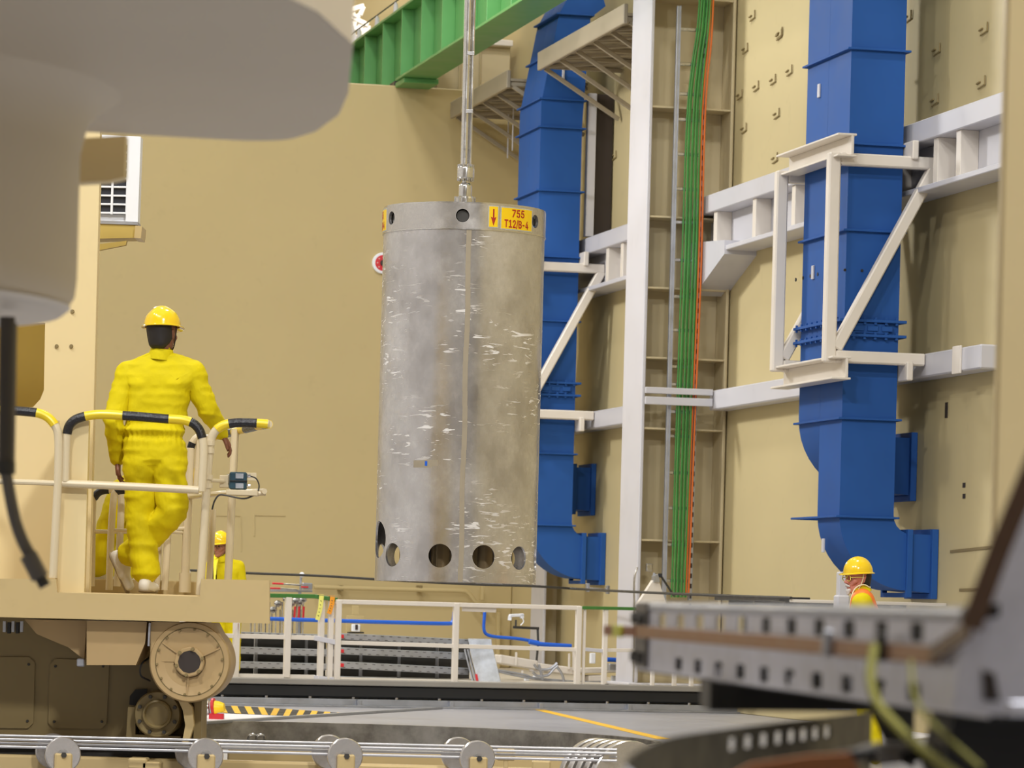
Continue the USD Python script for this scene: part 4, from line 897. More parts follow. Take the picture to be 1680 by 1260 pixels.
J4 = dict(hd=q(1407, 950), nb=q(1415, 975), sL=q(1414, 989, -.21), sR=q(1417, 989, .21), eL=q(1424, 1055, -.26), rL=q(1412, 1100, -.24), eR=q(1424, 1055, .26), rR=q(1412, 1100, .22),
          w=q(1422, 1072), hL=q(1424, 1098, -.09), hR=q(1424, 1098, .09), kL=q(1426, 1180, -.1), aL=q(1432, 1246, -.1), kR=q(1426, 1180, .1), aR=q(1430, 1248, .1))
person('person with grey goatee, yellow hard hat, glasses and an orange vest over yellow, facing left', J4, unit(V(-1, -.55, -.05)), tilt=0, amp=.010, skin='skin_ruddy', glasses='tag_yellow', beard=True, vest=True, hs=1.0, bulk=1.12)
# ================================================================== walkway fence, pipes and trays behind the kerb
def kp(x, y, b): return onk(x, y, b)
def kbar(parent, nm, p, q, b, h, w, m): obj(nm, beam(kp(*p, b), kp(*q, b), w, h), m, parent)
def kpost(parent, x0, y0, x1, y1, b, w, m='offwhite_paint', nm='post'):
    a, c = kp(x0, y0, b), kp(x1, y1, b); obj(nm, cbox(V((a[0] + c[0]) / 2, (a[1] + c[1]) / 2, (a[2] + c[2]) / 2), (w, w, abs(a[2] - c[2])), KD, KN, .006), m, parent)
fl = thing('guard_fence', 'white steel fence with a green top rail at left, beside the beige platform corner', 'fence', kp(470, 1118, .25))
for x in (300, 388, 472): kpost(fl, x + 1.5, 980, x - 2.5, 1112, .25, .075)
kpost(fl, 529, 983, 524, 1114, .22, .07); kpost(fl, 544, 985, 540, 1117, .16, .065)
obj('middle_rail', beam(kp(290, 1041, .25), kp(517, 1046.5, .25), .03, .055), 'offwhite_paint', fl); obj('middle_rail', beam(kp(516, 1046.5, .22), kp(552, 1054, .10), .03, .06), 'white_paint', fl)
obj('toe_plate', beam(kp(290, 1110, .25), kp(517, 1114, .25), .02, .10), 'offwhite_paint', fl); obj('toe_plate', beam(kp(515, 1113, .22), kp(552, 1117, .10), .02, .075), 'white_paint', fl)
obj('green_top_rail', beam(kp(290, 974, .25), kp(518, 978.5, .25), .05, .05), 'green_rail', fl); obj('green_top_rail', beam(kp(517, 978.5, .25), kp(553, 984, .10), .05, .05), 'green_rail', fl)
for (x, y, x2, y2, m, l, w) in ((525, 977, 518, 1017, 'tag_yellow', 'pale yellow warning tape strip hanging from the green fence rail', .058), (543, 979, 537, 1007, 'tag_orange', 'orange warning tag hanging from the green fence rail', .06)):
    a, c = kp(x, y, .2 if x < 530 else .13), kp(x2, y2, .2 if x < 530 else .13); a, c = a - KN * .07, c - KN * .07
    t = thing('warning_tag', l, 'tag', a)
    obj('tape_strip', cat(beam(a, a + (c - a) * .5 + V(.012, 0, 0), .004, w, up=KD), beam(a + (c - a) * .5 + V(.012, 0, 0), c, .004, w * .95, up=KD), beam(a + KN * .1 + Z * .012, a + Z * .012, w, .004)), m, t)
    for i in range(5): obj('print_mark', beam(a + (c - a) * (.2 + .15 * i) - KN * .004 + V(-.008, 0, 0), a + (c - a) * (.24 + .15 * i) - KN * .004 + V(.010, 0, 0), .008, .003, up=KN), 'print_dark', t)
fr_ = thing('guard_fence', 'long cream steel fence section on the black-banded kerb behind the steel cylinder', 'fence', kp(750, 1122, .1))
for x in (554, 747, 948): kpost(fr_, x + 2, 984 + (x - 553) * .027, x - 2, 1122 + (x - 553) * .017, .1, .07)
obj('top_rail', beam(kp(550, 987, .1), kp(952, 997.5, .1), .05, .055), 'offwhite_paint', fr_)
obj('middle_rail', beam(kp(550, 1054, .1), kp(952, 1066, .1), .03, .05), 'offwhite_paint', fr_)
obj('toe_plate', beam(kp(550, 1119.5, .1), kp(952, 1127, .1), .02, .05), 'offwhite_paint', fr_)
obj('sign_board', beam(kp(758, 998, .13), kp(814, 1000, .13), .01, .075), 'offwhite_paint', fr_)
gt = thing('guard_fence', 'cream gate section with a short green top rail right of the tilted metal duct', 'fence', kp(975, 1128, .1))
for x, w in ((958, .035), (992, .06)): kpost(gt, x + 2, 996, x - 2, 1130, .1, w)
obj('green_top_rail', beam(kp(955, 997, .08), kp(1075, 999.5, .08), .05, .04), 'green_rail', gt)
obj('middle_rail', beam(kp(957, 1065, .1), kp(990, 1068, .1), .03, .045), 'white_paint', gt); obj('middle_rail', beam(kp(993, 1066.5, .12), kp(1140, 1068, .12), .03, .045), 'offwhite_paint', gt)
obj('toe_plate', beam(kp(957, 1127, .1), kp(990, 1129, .1), .02, .06), 'white_paint', gt); obj('toe_plate', beam(kp(993, 1128, .1), kp(1160, 1131, .1), .02, .055), 'offwhite_paint', gt)
for x in (1072, 1107, 1135): kpost(gt, x + 1, 1066 if x > 1100 else 1000, x - 2, 1131, .12, .05)
obj('hinge', cbox(kp(995, 1128, .06), (.04, .05, .09), KD, KN), 'black_rubber', gt)

# perforated cable trays in tiers with red end caps
def tray(label, grp, p, q, b, h, red):
    a, c = kp(*p, b), kp(*q, b); d_ = unit(c - a); L = np.linalg.norm(c - a); n_ = unit(np.cross(d_, Z))
    t = thing('cable_tray', label, 'cable tray', (a + c) / 2, grp)
    obj('side_plate', beam(a, c, .012, h), 'galvanised', t); obj('top_lip', beam(a + Z * h / 2 + KN * .03, c + Z * h / 2 + KN * .03, .07, .012), 'galvanised_bright', t); obj('tray_bed', beam(a - Z * (h / 2 - .01) + KN * .2, c - Z * (h / 2 - .01) + KN * .2, .4, .012), 'galvanised', t)
    for j in (-1, 1): obj('slot_row', cat(*[cbox(a + d_ * (s_ + .03 * j) + Z * h * .33 * j - KN * .008, (.04, .006, .007), d_, KN, .001) for s_ in np.arange(.08, L - .05, .115)]), 'dark_metal', t, kind='stuff')
    if red: obj('red_end_cap', cbox(a - KN * .012 + d_ * .02, (.05, .04, .045), d_, KN), 'red_paint', t)
    for s_ in np.linspace(.4, L - .3, 3): obj('hanger', beam(a + d_ * s_ + KN * .38 - Z * h * .5, V(*(a + d_ * s_ + KN * .38)[:2], .3), .04, .04), 'galvanised', t)
tl = ('top', 'second', 'third', 'lowest')
for i, (y0, y1, h) in enumerate(((1040, 1046, .06), (1066, 1072, .085), (1090, 1095, .08), (1113, 1117, .06))):
    tray('grey perforated cable tray behind the left fence section, %s of four tiers' % tl[i], 'cable trays left', (300, y0 - 2), (553, y1), 3.0, h, False)
for i, (y0, y1, h) in enumerate(((1044, 1054, .075), (1068, 1077, .085), (1091, 1102, .085), (1114, 1120, .06))):
    tray('grey perforated cable tray with red end cap behind the long fence, %s of four tiers' % tl[i], 'cable trays with red caps', (558, y0), (768, y1), 2.9, h, True)
db = thing('shade_sheet', 'dark sheet standing in for the shade behind the tiers of grey cable trays', 'panel', kp(580, 1112, 3.5))  # dark sheet put where only shade lies between the trays
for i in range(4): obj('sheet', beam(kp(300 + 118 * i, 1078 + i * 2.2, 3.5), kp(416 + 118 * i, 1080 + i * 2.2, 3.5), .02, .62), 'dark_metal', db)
# valve manifold with red handles
vm = thing('valve_manifold', 'cluster of thin steel pipes and valves with red handles behind the green fence rail', 'valves', kp(470, 1000, 4.2))
for i in range(16):
    x = 412 + i * 5.7 + (i % 3); obj('impulse_pipe', tube(kp(x, 1000 - 12 * (i % 2), 4.2), kp(x - 2, 1108, 3.9 if i % 2 else 4.3), .011, 6), 'steel', vm)
for x, y, x2, y2 in ((447, 957, 465, 958), (443, 965, 460, 965.5)): obj('red_handle', tube(kp(x, y, 4.1), kp(x2, y2, 4.1), .013, 8), 'red_paint', vm); obj('valve_stem', tube(kp(x2, y2, 4.1), kp(x2 + 28, y2 + 2, 4.1), .012, 8), 'steel', vm)
for x in (483.5, 490.5, 498): obj('red_handle', tube(kp(x + .5, 995, 4.1), kp(x - .5, 1014, 4.1), .014, 8), 'red_paint', vm)
for x, y in ((486, 985), (492, 988), (478, 990), (430, 992), (448, 1000), (456, 990), (470, 983), (497, 984)): obj('valve_body', cat(lathe([(-.05, .02), (-.02, .04), (.02, .04), (.05, .02)], kp(x, y, 4.15), KD, 10, cap=True), tube(kp(x, y - 5, 4.15), kp(x, y + 6, 4.15), .02, 8)), 'steel', vm)
obj('gauge_block', cbox(kp(503, 962, 4.1), (.14, .1, .09), KD, KN), 'galvanised', vm); obj('gauge_stripe', cbox(kp(500, 963, 4.03), (.1, .01, .02), KD, KN), 'red_paint', vm)
obj('support_frame', cat(beam(kp(400, 968, 4.3), kp(512, 970, 4.3), .04, .03), beam(kp(492, 968, 4.3), kp(489, 1108, 4.3), .04, .04), beam(kp(494, 942, 4.2), kp(493, 968, 4.2), .03, .03)), 'galvanised', vm)
obj('lamp_head', lathe([(0, .03), (.05, .035), (.08, .01)], kp(494, 943, 4.1), -KN, 10, cap=True), 'ac_white', vm)
# blue pipes
B = 1.6
single('blue_pipe', sweep([kp(432, 1015, B), kp(500, 1017, B), kp(640, 1021, B), kp(728, 1023, B), kp(742, 1021, B), kp(745, 1012, B), kp(745.5, 1004, B)], .026, 10), 'blue_pipe', 'long horizontal blue pipe behind the fence, turning up at its right end', 'pipe')
single('blue_pipe', sweep([kp(796, 995, 3.2), kp(794.5, 1015, 3.2), kp(794, 1032, 3.2), kp(799, 1041, 3.2), kp(815, 1045, 3.2), kp(850, 1048, 3.2), kp(884, 1054, 3.2)], .022, 10), 'blue_pipe', 'bent blue pipe dropping behind the fence above the tilted metal duct', 'pipe')
single('blue_pipe', sweep([kp(868, 1053, 3.0), kp(890, 1057, 3.0), kp(937, 1060, 3.0)], .03, 10), 'blue_pipe', 'short thick blue pipe sloping down left of the gate section', 'pipe')
single('blue_pipe', sweep([kp(996, 1082, 3.0), kp(1015, 1083, 3.0), kp(1045, 1084.5, 3.0)], .032, 10), 'blue_pipe', 'short blue pipe right of the gate post, low down', 'pipe')
# tilted sheet-metal duct
q0 = W(790, 1093, 49.6)
td = thing('sheet_metal_duct', 'bright galvanised sheet metal duct leaning behind the fence', 'duct', q0)
obj('duct_body', ext([(770, 1063), (808, 1063), (822, 1122), (785, 1122)], 49.4, 50.2), 'galvanised_bright', td); obj('duct_top', ext([(768, 1048), (806, 1049), (807, 1060), (770, 1060)], 49.55, 50.2), 'galvanised_bright', td)
for x in (766, 761): obj('side_fold', ext([(x, 1066), (x + 2.5, 1066), (x + 17, 1122), (x + 14, 1122)], 49.6, 50.2), 'galvanised', td)
obj('red_cap', ext([(779, 1106), (783, 1106), (785, 1117), (781, 1117)], 49.35, 49.4), 'red_paint', td)
# pale channels, conduits and boxes to the right of it
ch = thing('cable_channel', 'pale stepped cable channel with grey conduits running right from the tilted duct', 'cable channel', kp(880, 1090, 3))
for p, q, h in (((815, 1081), (876, 1091), .12), ((880, 1094), (945, 1102), .10), ((948, 1100), (1050, 1098), .07), ((960, 1113), (985, 1112), .08)): obj('channel', beam(kp(*p, 3.3), kp(*q, 3.3), .3, h), 'offwhite_paint', ch)
for pts in ([(815, 1099), (860, 1107), (880, 1113), (940, 1118)], [(818, 1102), (866, 1112), (940, 1121)], [(945, 1119), (1000, 1119), (1060, 1121)]): obj('conduit', sweep([kp(*p, 2.8) for p in pts], .014, 8), 'galvanised', ch)
for pts in ([(876, 1090), (884, 1098), (900, 1098), (910, 1092), (914, 1088)], [(874, 1103), (882, 1109), (898, 1108), (908, 1098), (915, 1092)], [(914, 1094), (921, 1104), (924, 1112), (926, 1122)], [(884, 1090), (888, 1105), (890, 1115)]): obj('flexible_conduit', sweep([kp(*p, 2.7) for p in pts], .018, 8), 'galvanised', ch)
for x, y0, y1 in ((847, 1070, 1092), (857, 1100, 1112), (934, 1072, 1098), (941, 1068, 1100)): obj('bracket_post', beam(kp(x, y0, 3.1), kp(x - .5, y1, 3.1), .03, .03), 'offwhite_paint', ch)
for x, y, w, h in ((972, 1080, .07, .14), (1007, 1114, .07, .09), (864, 1115, .06, .05), (880, 1112, .09, .05), (1018, 1112, .03, .15), (1026, 1112, .03, .15)): obj('junction_box', cbox(kp(x, y, 2.9), (w, .06, h), KD, KN), 'ac_white' if w > .05 else 'galvanised_bright', ch)
obj('perforated_tray', beam(kp(993, 1094, 2.8), kp(1062, 1096, 2.8), .3, .09), 'galvanised', ch)
# camera on its dark arm
wc = thing('surveillance_camera', 'small white camera on a dark angled arm behind the fence', 'camera', kp(850, 1030, 3.5))
obj('arm', cat(beam(kp(842, 1029, 3.5), kp(884, 1031, 3.5), .04, .035), beam(kp(882, 1030, 3.5), kp(883, 1055, 3.5), .03, .03), beam(kp(883, 1055, 3.5), kp(879, 1098, 3.5), .03, .03), beam(kp(846.5, 1017, 3.5), kp(846, 1030, 3.5), .025, .025)), 'dark_metal', wc)
obj('camera_body', cat(beam(kp(836, 1010, 3.45), kp(858, 1009, 3.45), .06, .04), beam(kp(837, 1010, 3.45), kp(836, 1018, 3.45), .05, .04), cbox(kp(856, 1011, 3.45), (.05, .06, .06), KD, KN)), 'ac_white', wc)
obj('cable', sweep([kp(857, 1014, 3.4), kp(859, 1020, 3.4), kp(854, 1026, 3.4)], .008, 6), 'ac_white', wc)
so = thing('socket_box', 'small white socket box on a beige plate low on the yellow wall', 'socket', kp(584, 1030, 5.5))
obj('back_plate', beam(kp(568, 1024, 5.5), kp(596, 1025, 5.5), .02, .24), 'far_wall_paint', so); obj('upper_plate', beam(kp(578, 1001, 5.5), kp(588, 1001, 5.5), .02, .12), 'far_wall_paint', so)
obj('white_case', beam(kp(577, 1030, 5.4), kp(590, 1030.5, 5.4), .06, .1), 'ac_white', so); obj('opening', beam(kp(583, 1029, 5.36), kp(587, 1029, 5.36), .02, .07), 'hole_dark', so); obj('drip_tray', beam(kp(571, 1038, 5.45), kp(596, 1038, 5.45), .08, .02), 'dark_metal', so)
# steel lifeline with tensioner, running past the column
ll = thing('steel_lifeline', 'thin steel pipe with a joint running along the hall below the hanging cylinder', 'rail', kp(800, 958, 2.2))
pts = [(300, 935), (400, 940), (520, 944.5), (620, 950.5), (760, 958), (880, 962), (960, 967), (1060, 972), (1180, 977), (1298, 981)]
lp = lambda x, y: kp(x, y, 2.2) if x < 1000 else onplane(x, y, R(0, 1.75, 0), N)
obj('pipe', sweep([lp(x, y) for x, y in pts], .016, 8), 'dark_metal', ll)
obj('tensioner', tube(kp(962, 965.5, 2.2), kp(1000, 969, 2.2), .026, 10), 'steel', ll)
for x, y in ((964, 964), (997, 967.5)): obj('clamp', cbox(kp(x, y, 2.2), (.04, .06, .11), KD, KN), 'galvanised', ll)
a = lp(310, 936); obj('support_post', beam(a, V(a[0], a[1], .3), .035, .035), 'offwhite_paint', ll)
for x, y in ((1296, 981),): a = lp(x, y); obj('wall_bracket', beam(a - Z * .03, a - Z * .03 - N * 1.74, .035, .035), 'offwhite_paint', ll)
pp_ = thing('wall_pipe', 'beige pipe with a bend running low along the yellow back wall', 'pipe', onf(640, 966, 10.7))
obj('pipe', sweep([onf(515, 963, 10.7), onf(600, 965.5, 10.7), onf(700, 968, 10.7), onf(755, 969.5, 10.7), onf(768, 973, 10.7), onf(778, 985, 10.7), onf(790, 1000, 10.7)], .035, 10), 'far_wall_paint', pp_)
for x in (560, 690): a = onf(x, 965, 10.7); obj('pipe_clip', cbox(a + U * .1, (.24, .06, .09), U, N), 'chassis_paint', pp_)
for x, y0, y1 in ((791, 962, 985), (817, 1005, 1100), (912, 990, 1100)):
    a, c = onf(x, y0, 10.6), onf(x - 1, y1, 10.6); struct('trim_9', beam(a, c, .05, .12, up=U), 'far_wall_paint')
# alarm bell on the wall, half hidden by the cylinder
c = onf(627, 432, 10.9); ab = thing('alarm_bell', 'round red alarm sounder with a white rim on the yellow wall', 'alarm', c)
obj('rim', lathe([(0, .165), (.05, .165), (.06, .15), (.06, .12)], c, -U, 40, cap=True), 'ac_white', ab); obj('red_face', lathe([(.055, .125), (.07, .12), (.075, .05)], c, -U, 40, cap=True), 'red_paint', ab); obj('sounder', lathe([(.07, .05), (.11, .045)], c, -U, 24, cap=True), 'dark_metal', ab)
for k in range(8): a_ = k * math.pi / 4; obj('grille_dot', lathe([(0, .01), (.006, .01)], c - U * .073 + N * .09 * math.cos(a_) + Z * .09 * math.sin(a_), -U, 6, cap=True), 'offwhite_paint', ab)

# ================================================================== things on the deck
zt_ = [onz(x, y, 0) for x, y in ((345, 1158.5), (400, 1160), (562, 1170.8), (535, 1175.5), (480, 1176.5), (345, 1169.5))]
ht = thing('hazard_tape', 'black and yellow striped warning strip on the floor at the foot of the kerb', 'tape', zt_[1])
base_ = Polygon([(p[0], p[1]) for p in zt_]); obj('black_strip', prism(base_, (0, 0, .001), V(1, 0, 0), V(0, 1, 0), .008), 'black_band', ht)
for i in range(11):
    x = 340 + i * 21.5; s_ = 7 if i < 5 else -7
    st = Polygon([tuple(onz(a, b, 0)[:2]) for a, b in ((x - s_, 1154), (x + 10 - s_, 1154), (x + 10 + s_, 1180), (x + s_, 1180))]).intersection(base_)
    if not st.is_empty and st.area > 1e-4: obj('yellow_stripe', prism(st, (0, 0, .009), V(1, 0, 0), V(0, 1, 0), .002), 'floor_line', ht)
fp = [onz(x, y, 0) for x, y in ((330, 1188), (330, 1171), (480, 1177.5), (548, 1174))]
single('floor_plate', prism([(p[0], p[1]) for p in fp], (0, 0, .002), V(1, 0, 0), V(0, 1, 0), .014), 'floor_white', 'bright white floor plate in front of the striped warning strip', 'floor plate')
a, c = onz(335, 1188, 0), onz(722, 1163.5, 0)
single('floor_seam_bar', cat(beam(a + Z * .015, c + Z * .015, .07, .03)), 'galvanised', 'narrow grey bar crossing the white deck from the coupling to the kerb', 'bar')
fl_ = [onz(x, y, 0) for x, y in ((874, 1164), (890, 1164), (1100, 1213), (1078, 1213))]
single('floor_line', prism([(p[0], p[1]) for p in fl_], (0, 0, .001), V(1, 0, 0), V(0, 1, 0), .003), 'floor_line', 'yellow line painted on the grey deck in front of the kerb', 'floor line')
hb = thing('pit_handle', 'bright metal double grip on the pit wall behind the steel rods', 'handle', onplane(421, 1211, V(-1.75, 39.8, 0), V(0, 1, 0)))
c = onplane(421, 1212, V(-1.75, 39.1, 0), V(0, 1, 0))
for dx in (-.05, .03): obj('grip', sweep([c + V(dx - .04, 0, -.04), c + V(dx - .02, -.02, .035), c + V(dx + .04, -.02, .035), c + V(dx + .06, 0, -.04)], .012, 8), 'bright_steel', hb)
# ================================================================== white machine head, close to the camera at top left
HZ = EYE + 1.35
wm = thing('machine_head', 'big smooth off-white machine casing hanging close at the top left corner', 'machine', V(-1.6, 10, HZ))
px_ = [(-.42, 9.3), (-.445, 9.75), (-.47, 10.2), (-.515, 10.65), (-.60, 11.05), (-.72, 11.34), (-.9, 11.3), (-1.3, 11.2), (-1.42, 11.35), (-3.2, 11.0), (-3.2, 7.6), (-1.2, 7.6), (-.85, 7.9), (-.62, 8.3), (-.48, 8.8)]
outline = Polygon(px_).buffer(-.16).buffer(.16, 12)
obj('casing', prism(outline, (0, 0, HZ), V(1, 0, 0), V(0, 1, 0), .9), 'machine_white', wm, smooth=40)
cc_ = V((-503 - 840) / F * 10.3, 10.3, 0)
zl_ = EYE + .755
obj('column', lathe([(zl_ + .012, .97), (zl_ + .05, .995), (zl_ + .10, 1.0), (HZ - .16, 1.0), (HZ - .07, 1.02), (HZ - .02, 1.07), (HZ + .02, 1.14)], cc_, Z, 160, cap=True), 'machine_white', wm, smooth=40)
obj('lit_bottom_ring', lathe([(zl_, .60), (zl_, .96), (zl_ + .02, .985), (zl_ + .02, .60)], cc_, Z, 120), 'offwhite_paint', wm, smooth=40)  # underside painted lighter for light bounced off the floor
sb_ = [(120, 228), (206, 222), (204, 291), (178, 297), (124, 300)]
obj('side_box', ext(sb_, 11.4, 11.48), 'pillar_paint', wm)  # lighter paint stands in for light falling on the box
hp_ = thing('hanging_hose', 'dark pole with a grey cable and connector hanging under the off-white machine', 'cable', W(12, 540, 10.2))
obj('pole', tube(W(12, 520, 10.2), W(9, 765, 10.2), .021, 20), 'pole_grey', hp_); obj('pole_sleeve', tube(W(21, 530, 10.25), W(17, 770, 10.25), .012, 14), 'lamp_body', hp_)
obj('clamp', tube(W(8, 757, 10.2), W(8, 778, 10.2), .028, 16), 'dark_metal', hp_)
obj('cable', sweep([W(8, 765, 10.2), W(14, 800, 10.2), W(24, 850, 10.2), W(36, 885, 10.2), W(50, 912, 10.2), W(56, 922, 10.2)], .0165, 12), 'lamp_body', hp_)
cp_ = obj('connector', tube(W(46, 910, 10.19), W(66, 948, 10.19), .024, 14), 'lamp_body', hp_); obj('connector_tip', tube(W(64, 944, 10.19), W(74, 962, 10.19), .016, 12), 'dark_metal', cp_)

# ================================================================== beige post at the right edge
single('edge_post', cbox(V(W(1652, 0, 9.5)[0] + .25, 9.53, 1.9), (.5, .06, 3.75), b=.008), 'pillar_paint', 'plain beige post cut by the right edge of the picture', 'post')

# ================================================================== near cable tray with copper strip
P0, P1 = W(1052, 1000, 9.0), W(1592, 1000, 5.6); P0[2] = P1[2] = EYE
TA = unit(P1 - P0); TL = np.linalg.norm((P1 - P0)); TN = unit(np.cross(Z, TA))
if TN[1] > 0: TN = -TN                                        # towards the camera
def TP(t, n, z): return P0 + TA * t + TN * n + Z * z
nt = thing('perforated_tray', 'galvanised perforated cable tray with a copper strip, close to the camera at right', 'cable tray', TP(TL / 2, 0, -.15))
holes = [sbox(.34 + .27 * i, -.030, .42 + .27 * i, -.018).buffer(.009, 6) for i in range(11)] + [sbox(.60 + .27 * i, -.124, .68 + .27 * i, -.112).buffer(.009, 6) for i in range(10)]
sp_ = sbox(0, -.142, TL + .15, .012)
for h in holes: sp_ = sp_.difference(h)
obj('side_plate', prism(sp_, TP(0, .002, 0), TA, Z, .004), 'tray_metal', nt)
obj('top_lip', beam(TP(0, -.03, .014), TP(TL + .1, -.03, .014), .07, .006), 'galvanised', nt)
obj('rolled_edge', tube(TP(-.0, .0, .004), TP(TL + .1, .0, .004), .0105, 14), 'galvanised', nt)
obj('bottom_bed', beam(TP(0, -.12, -.142), TP(TL + .1, -.12, -.142), .25, .006), 'black_rubber', nt)  # black stands in for the shade inside the tray
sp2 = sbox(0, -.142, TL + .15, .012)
obj('rear_plate', prism(sp2, TP(0, -.245, 0), TA, Z, .004), 'black_rubber', nt)  # blackened as well, so the slots look shaded inside
for i in range(9): obj('rung', beam(TP(.3 + .42 * i, .0, -.125), TP(.3 + .42 * i, -.24, -.125), .04, .02), 'tray_metal', nt)
for k_ in range(3): obj('added_cable', tube(TP(.25, -.05 - .06 * k_, -.112 + .004 * k_), TP(TL, -.05 - .06 * k_, -.112 + .004 * k_), .024, 10), 'black_rubber', nt)  # cables added to keep the lower slots dark
obj('splice_plate', cat(beam(TP(-.02, .010, -.06), TP(.18, .010, -.06), .008, .15)), 'lamp_body', nt)
for t_, z_ in ((.03, -.02), (.13, -.022), (.03, -.11), (.13, -.112)): obj('splice_bolt', lathe([(0, .016), (.014, .013)], TP(t_, .013, z_), TN, 6, cap=True), 'dark_metal', nt)
cs = thing('copper_strip', 'flat copper earthing strip running along the near tray and up at right', 'strip', TP(TL / 2, .02, -.06))
obj('strip', beam(TP(.04, .018, -.052), TP(TL - .1, .022, -.058), .004, .027), 'copper', cs)
obj('strip_end', beam(TP(-.42, .03, -.054), TP(.05, .02, -.052), .005, .024), 'brown_board', cs)
obj('lime_tape', beam(TP(-.25, .03, -.0535), TP(-.12, .028, -.0535), .008, .028), 'lime_tape', cs)
e0 = TP(TL - .14, .025, -.058); e1 = W(1592, 1030, 5.3); e2 = W(1640, 900, 5.25); e3 = W(1710, 730, 5.2)
obj('rising_strip', cat(beam(e0, e1, .006, .028, up=V(0, -1, .2)), beam(e1, e2, .030, .006, up=V(0, -1, 0)), beam(e2, e3, .030, .006, up=V(0, -1, 0))), 'dark_copper', cs)
for t_ in (TL - .95, TL - .5): obj('strip_clamp', cbox(TP(t_, .028, -.05), (.03, .014, .045), TA, TN), 'galvanised' if t_ < TL - .7 else 'dark_metal', cs)
gs = thing('tray_riser', 'grey sheet steel riser panel at the right end of the near tray', 'panel', W(1640, 1000, 5.45))
obj('panel', ext([(1560, 1170), (1572, 1080), (1600, 1002), (1622, 950), (1690, 815), (1800, 815), (1800, 1180)], 5.45, 5.46), 'tray_metal', gs)
obj('panel_fold', ext([(1583, 1000), (1640, 990), (1640, 1012), (1583, 1020)], 5.40, 5.45), 'dark_tray', gs)
obj('opening', ext([(1612, 1100), (1632, 1105), (1640, 1150), (1615, 1150)], 5.44, 5.45), 'hole_dark', gs)
# dark beam below the tray
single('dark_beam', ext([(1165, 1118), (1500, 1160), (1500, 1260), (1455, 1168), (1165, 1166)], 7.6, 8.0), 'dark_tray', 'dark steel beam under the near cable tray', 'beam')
# lower dark tray bending away, with a row of bright holes
pl_ = [(1034, 1246), (1050, 1232), (1100, 1211), (1180, 1198), (1280, 1186), (1360, 1177), (1432, 1168)]
cen = []
for x, y in pl_:
    hx = HY + (x - CX) * ROLL; d = .214 * F / (y - hx); cen.append(V((x - CX) / F * d + .214 * 0 * ROLL, d, EYE - .214))
cen = curve(np.array(cen), 8); seg = np.r_[0, np.cumsum(np.linalg.norm(np.diff(cen, axis=0), axis=1))]
lt = thing('perforated_tray', 'dark curved perforated tray at the bottom edge with a row of round holes', 'cable tray', V(cen[30][0], cen[30][1], EYE - .43))
strip = sbox(0, -.22, seg[-1], 0)
for px in (1206, 1230, 1253, 1277, 1299, 1321, 1342, 1364):
    i = int(np.argmin([abs(840 + (c[0] / c[1]) * F - px - .026 * 200 * 0) for c in cen])); strip = strip.difference(sbox(seg[i] - .028, -.036, seg[i] + .028, -.022).buffer(.005, 6))
sm_ = trimesh.creation.extrude_polygon(strip, .004, engine='earcut'); sm_ = sm_.subdivide_to_size(.08); v = sm_.vertices
t_ = np.gradient(cen, axis=0); t_ /= np.linalg.norm(t_, axis=1)[:, None]
xi = np.stack([np.interp(v[:, 0], seg, cen[:, k]) for k in range(3)], 1); ti = np.stack([np.interp(v[:, 0], seg, t_[:, k]) for k in range(3)], 1)
ni = np.cross(ti, Z); sm_.vertices = xi + Z * v[:, 1:2] + ni * v[:, 2:3]; sm_.fix_normals()
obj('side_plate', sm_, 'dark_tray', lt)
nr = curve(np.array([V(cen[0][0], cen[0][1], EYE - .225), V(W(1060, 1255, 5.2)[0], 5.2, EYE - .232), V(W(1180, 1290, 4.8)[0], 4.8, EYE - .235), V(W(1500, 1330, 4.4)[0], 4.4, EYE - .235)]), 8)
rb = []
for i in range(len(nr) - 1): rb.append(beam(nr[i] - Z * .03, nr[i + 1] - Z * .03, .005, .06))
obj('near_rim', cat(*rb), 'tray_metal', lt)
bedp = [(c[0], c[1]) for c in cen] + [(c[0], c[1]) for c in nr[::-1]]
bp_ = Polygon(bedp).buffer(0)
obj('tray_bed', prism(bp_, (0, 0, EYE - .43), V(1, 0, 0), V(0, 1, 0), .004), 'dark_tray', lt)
single('brown_board', ext([(1195, 1275), (1235, 1254), (1330, 1240), (1395, 1236), (1410, 1262), (1395, 1290)], 5.7, 5.74), 'brown_board', 'brown board lying in the dark tray at the bottom edge', 'board')
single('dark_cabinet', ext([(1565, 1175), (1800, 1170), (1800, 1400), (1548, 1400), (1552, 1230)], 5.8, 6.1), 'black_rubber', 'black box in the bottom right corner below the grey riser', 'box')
sc = thing('cable_scraps', 'tangle of grey fittings lying in the dark tray at bottom right', 'fittings', W(1500, 1245, 6.0))
for i, (x, y, w, h) in enumerate(((1405, 1236, .05, .012), (1450, 1245, .04, .018), (1495, 1240, .035, .02), (1535, 1250, .03, .02))): obj('fitting', cbox(W(x, y, 5.9), (w, .05, h), V(1, .3, .1)), 'lamp_body' if i % 2 else 'dark_tray', sc)
obj('sheath', sweep([W(1380, 1248, 5.9), W(1440, 1230, 5.9), (W(1500, 1232, 5.9)), W(1560, 1242, 5.9)], .012, 10), 'lamp_body', sc)
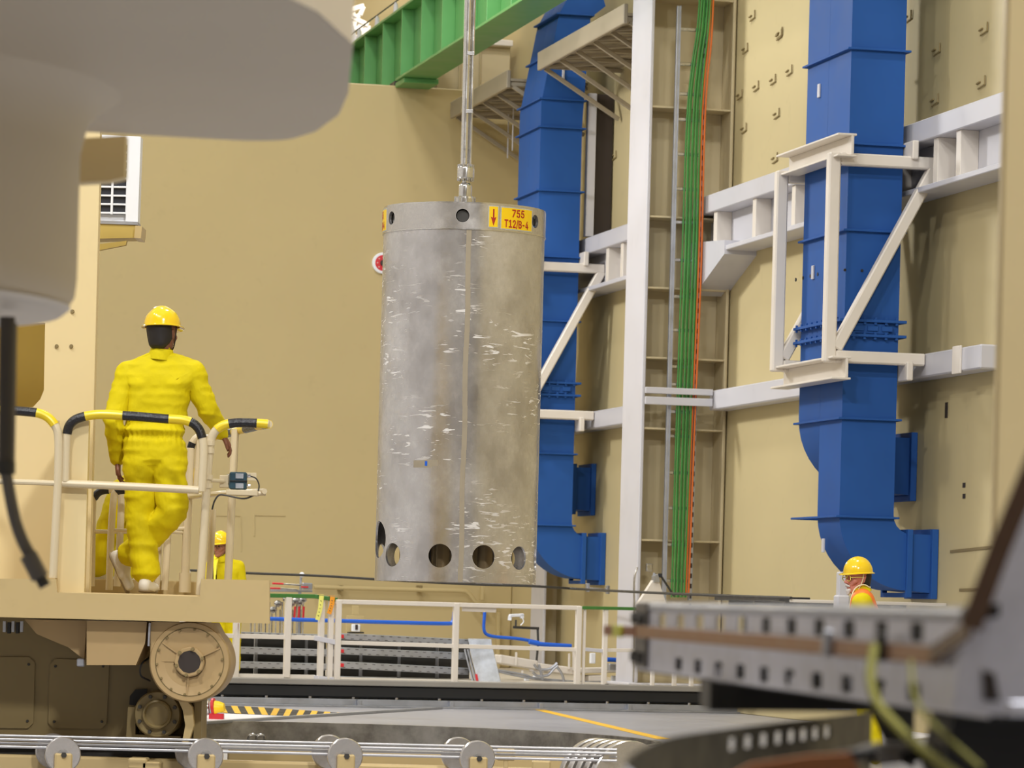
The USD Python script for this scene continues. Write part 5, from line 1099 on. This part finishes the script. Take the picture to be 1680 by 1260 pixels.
# yellow-green straps
single('yellow_strap', sweep([W(1434, 1060, 5.9), W(1428, 1110, 5.85), W(1438, 1150, 5.8), W(1470, 1190, 5.7), W(1520, 1235, 5.6), W(1575, 1275, 5.5)], .0075, 10), 'strap_green', 'yellow-green cord hanging from the copper strip, the brighter one at left', 'cord')
single('yellow_strap', sweep([W(1494, 1085, 5.6), W(1500, 1140, 5.55), W(1520, 1175, 5.5), W(1560, 1215, 5.45), W(1610, 1260, 5.4)], .0035, 10), 'strap_green', 'thin faint yellow-green cord to the right, crossing the tray riser', 'cord')
wp = [onz(x, y, .0) for x, y in ((1450, 1182), (1530, 1182), (1552, 1210), (1480, 1218))]
single('floor_plate', prism([(p[0], p[1]) for p in wp], (0, 0, .002), V(1, 0, 0), V(0, 1, 0), .02), 'floor_white', 'white sheet on the floor seen below the near tray at right', 'sheet')
# white gusset and dark bench just behind the tray end
lbk = thing('lifting_bracket', 'white triangular steel gusset with a small fitting behind the tray end', 'bracket', kp(1070, 990, .1))
def kpoly(pts, b, th): return prism([(np.dot(p - KP, KD), p[2]) for p in (kp(x, y, b) for x, y in pts)], K(0, b, 0), KD, Z, th)
obj('gusset', kpoly([(1042, 992), (1068, 952), (1076, 950), (1090, 992)], .02, .08), 'offwhite_paint', lbk)
obj('fitting', cat(kpoly([(1069, 955), (1069, 945), (1075, 942), (1078, 955)], .0, .1), tube(kp(1073, 948, .0), kp(1074, 940, .0), .02, 8)), 'galvanised', lbk); obj('black_knob', cbox(kp(1083, 944, .0), (.05, .05, .05)), 'black_rubber', lbk)
obj('diagonal_bar', tube(kp(1085, 946, .0), kp(1106, 978, .0), .014, 8), 'dark_metal', lbk); obj('foot', cbox(kp(1071, 994, .06), (.3, .12, .03), KD, KN), 'offwhite_paint', lbk)
s0_, z0_ = onw(1279, 979, 1.5); s1_, z1_ = onw(1172, 983, 1.5)
tb = thing('wall_shelf', 'dark flat shelf edge right of the column foot, behind the near tray', 'shelf', R((s0_ + s1_) / 2, 1.4, 0))
obj('top', cat(wbox(s0_, s1_, 1.15, 1.5, z0_ - .05, z0_, .005)), 'dark_metal', tb)
for f_ in (.06, .5, .9): s_ = s0_ + (s1_ - s0_) * f_; obj('wall_bracket', wbox(s_ - .02, s_ + .02, .005, 1.4, z0_ - .10, z0_ - .05, .003), 'dark_metal', tb)
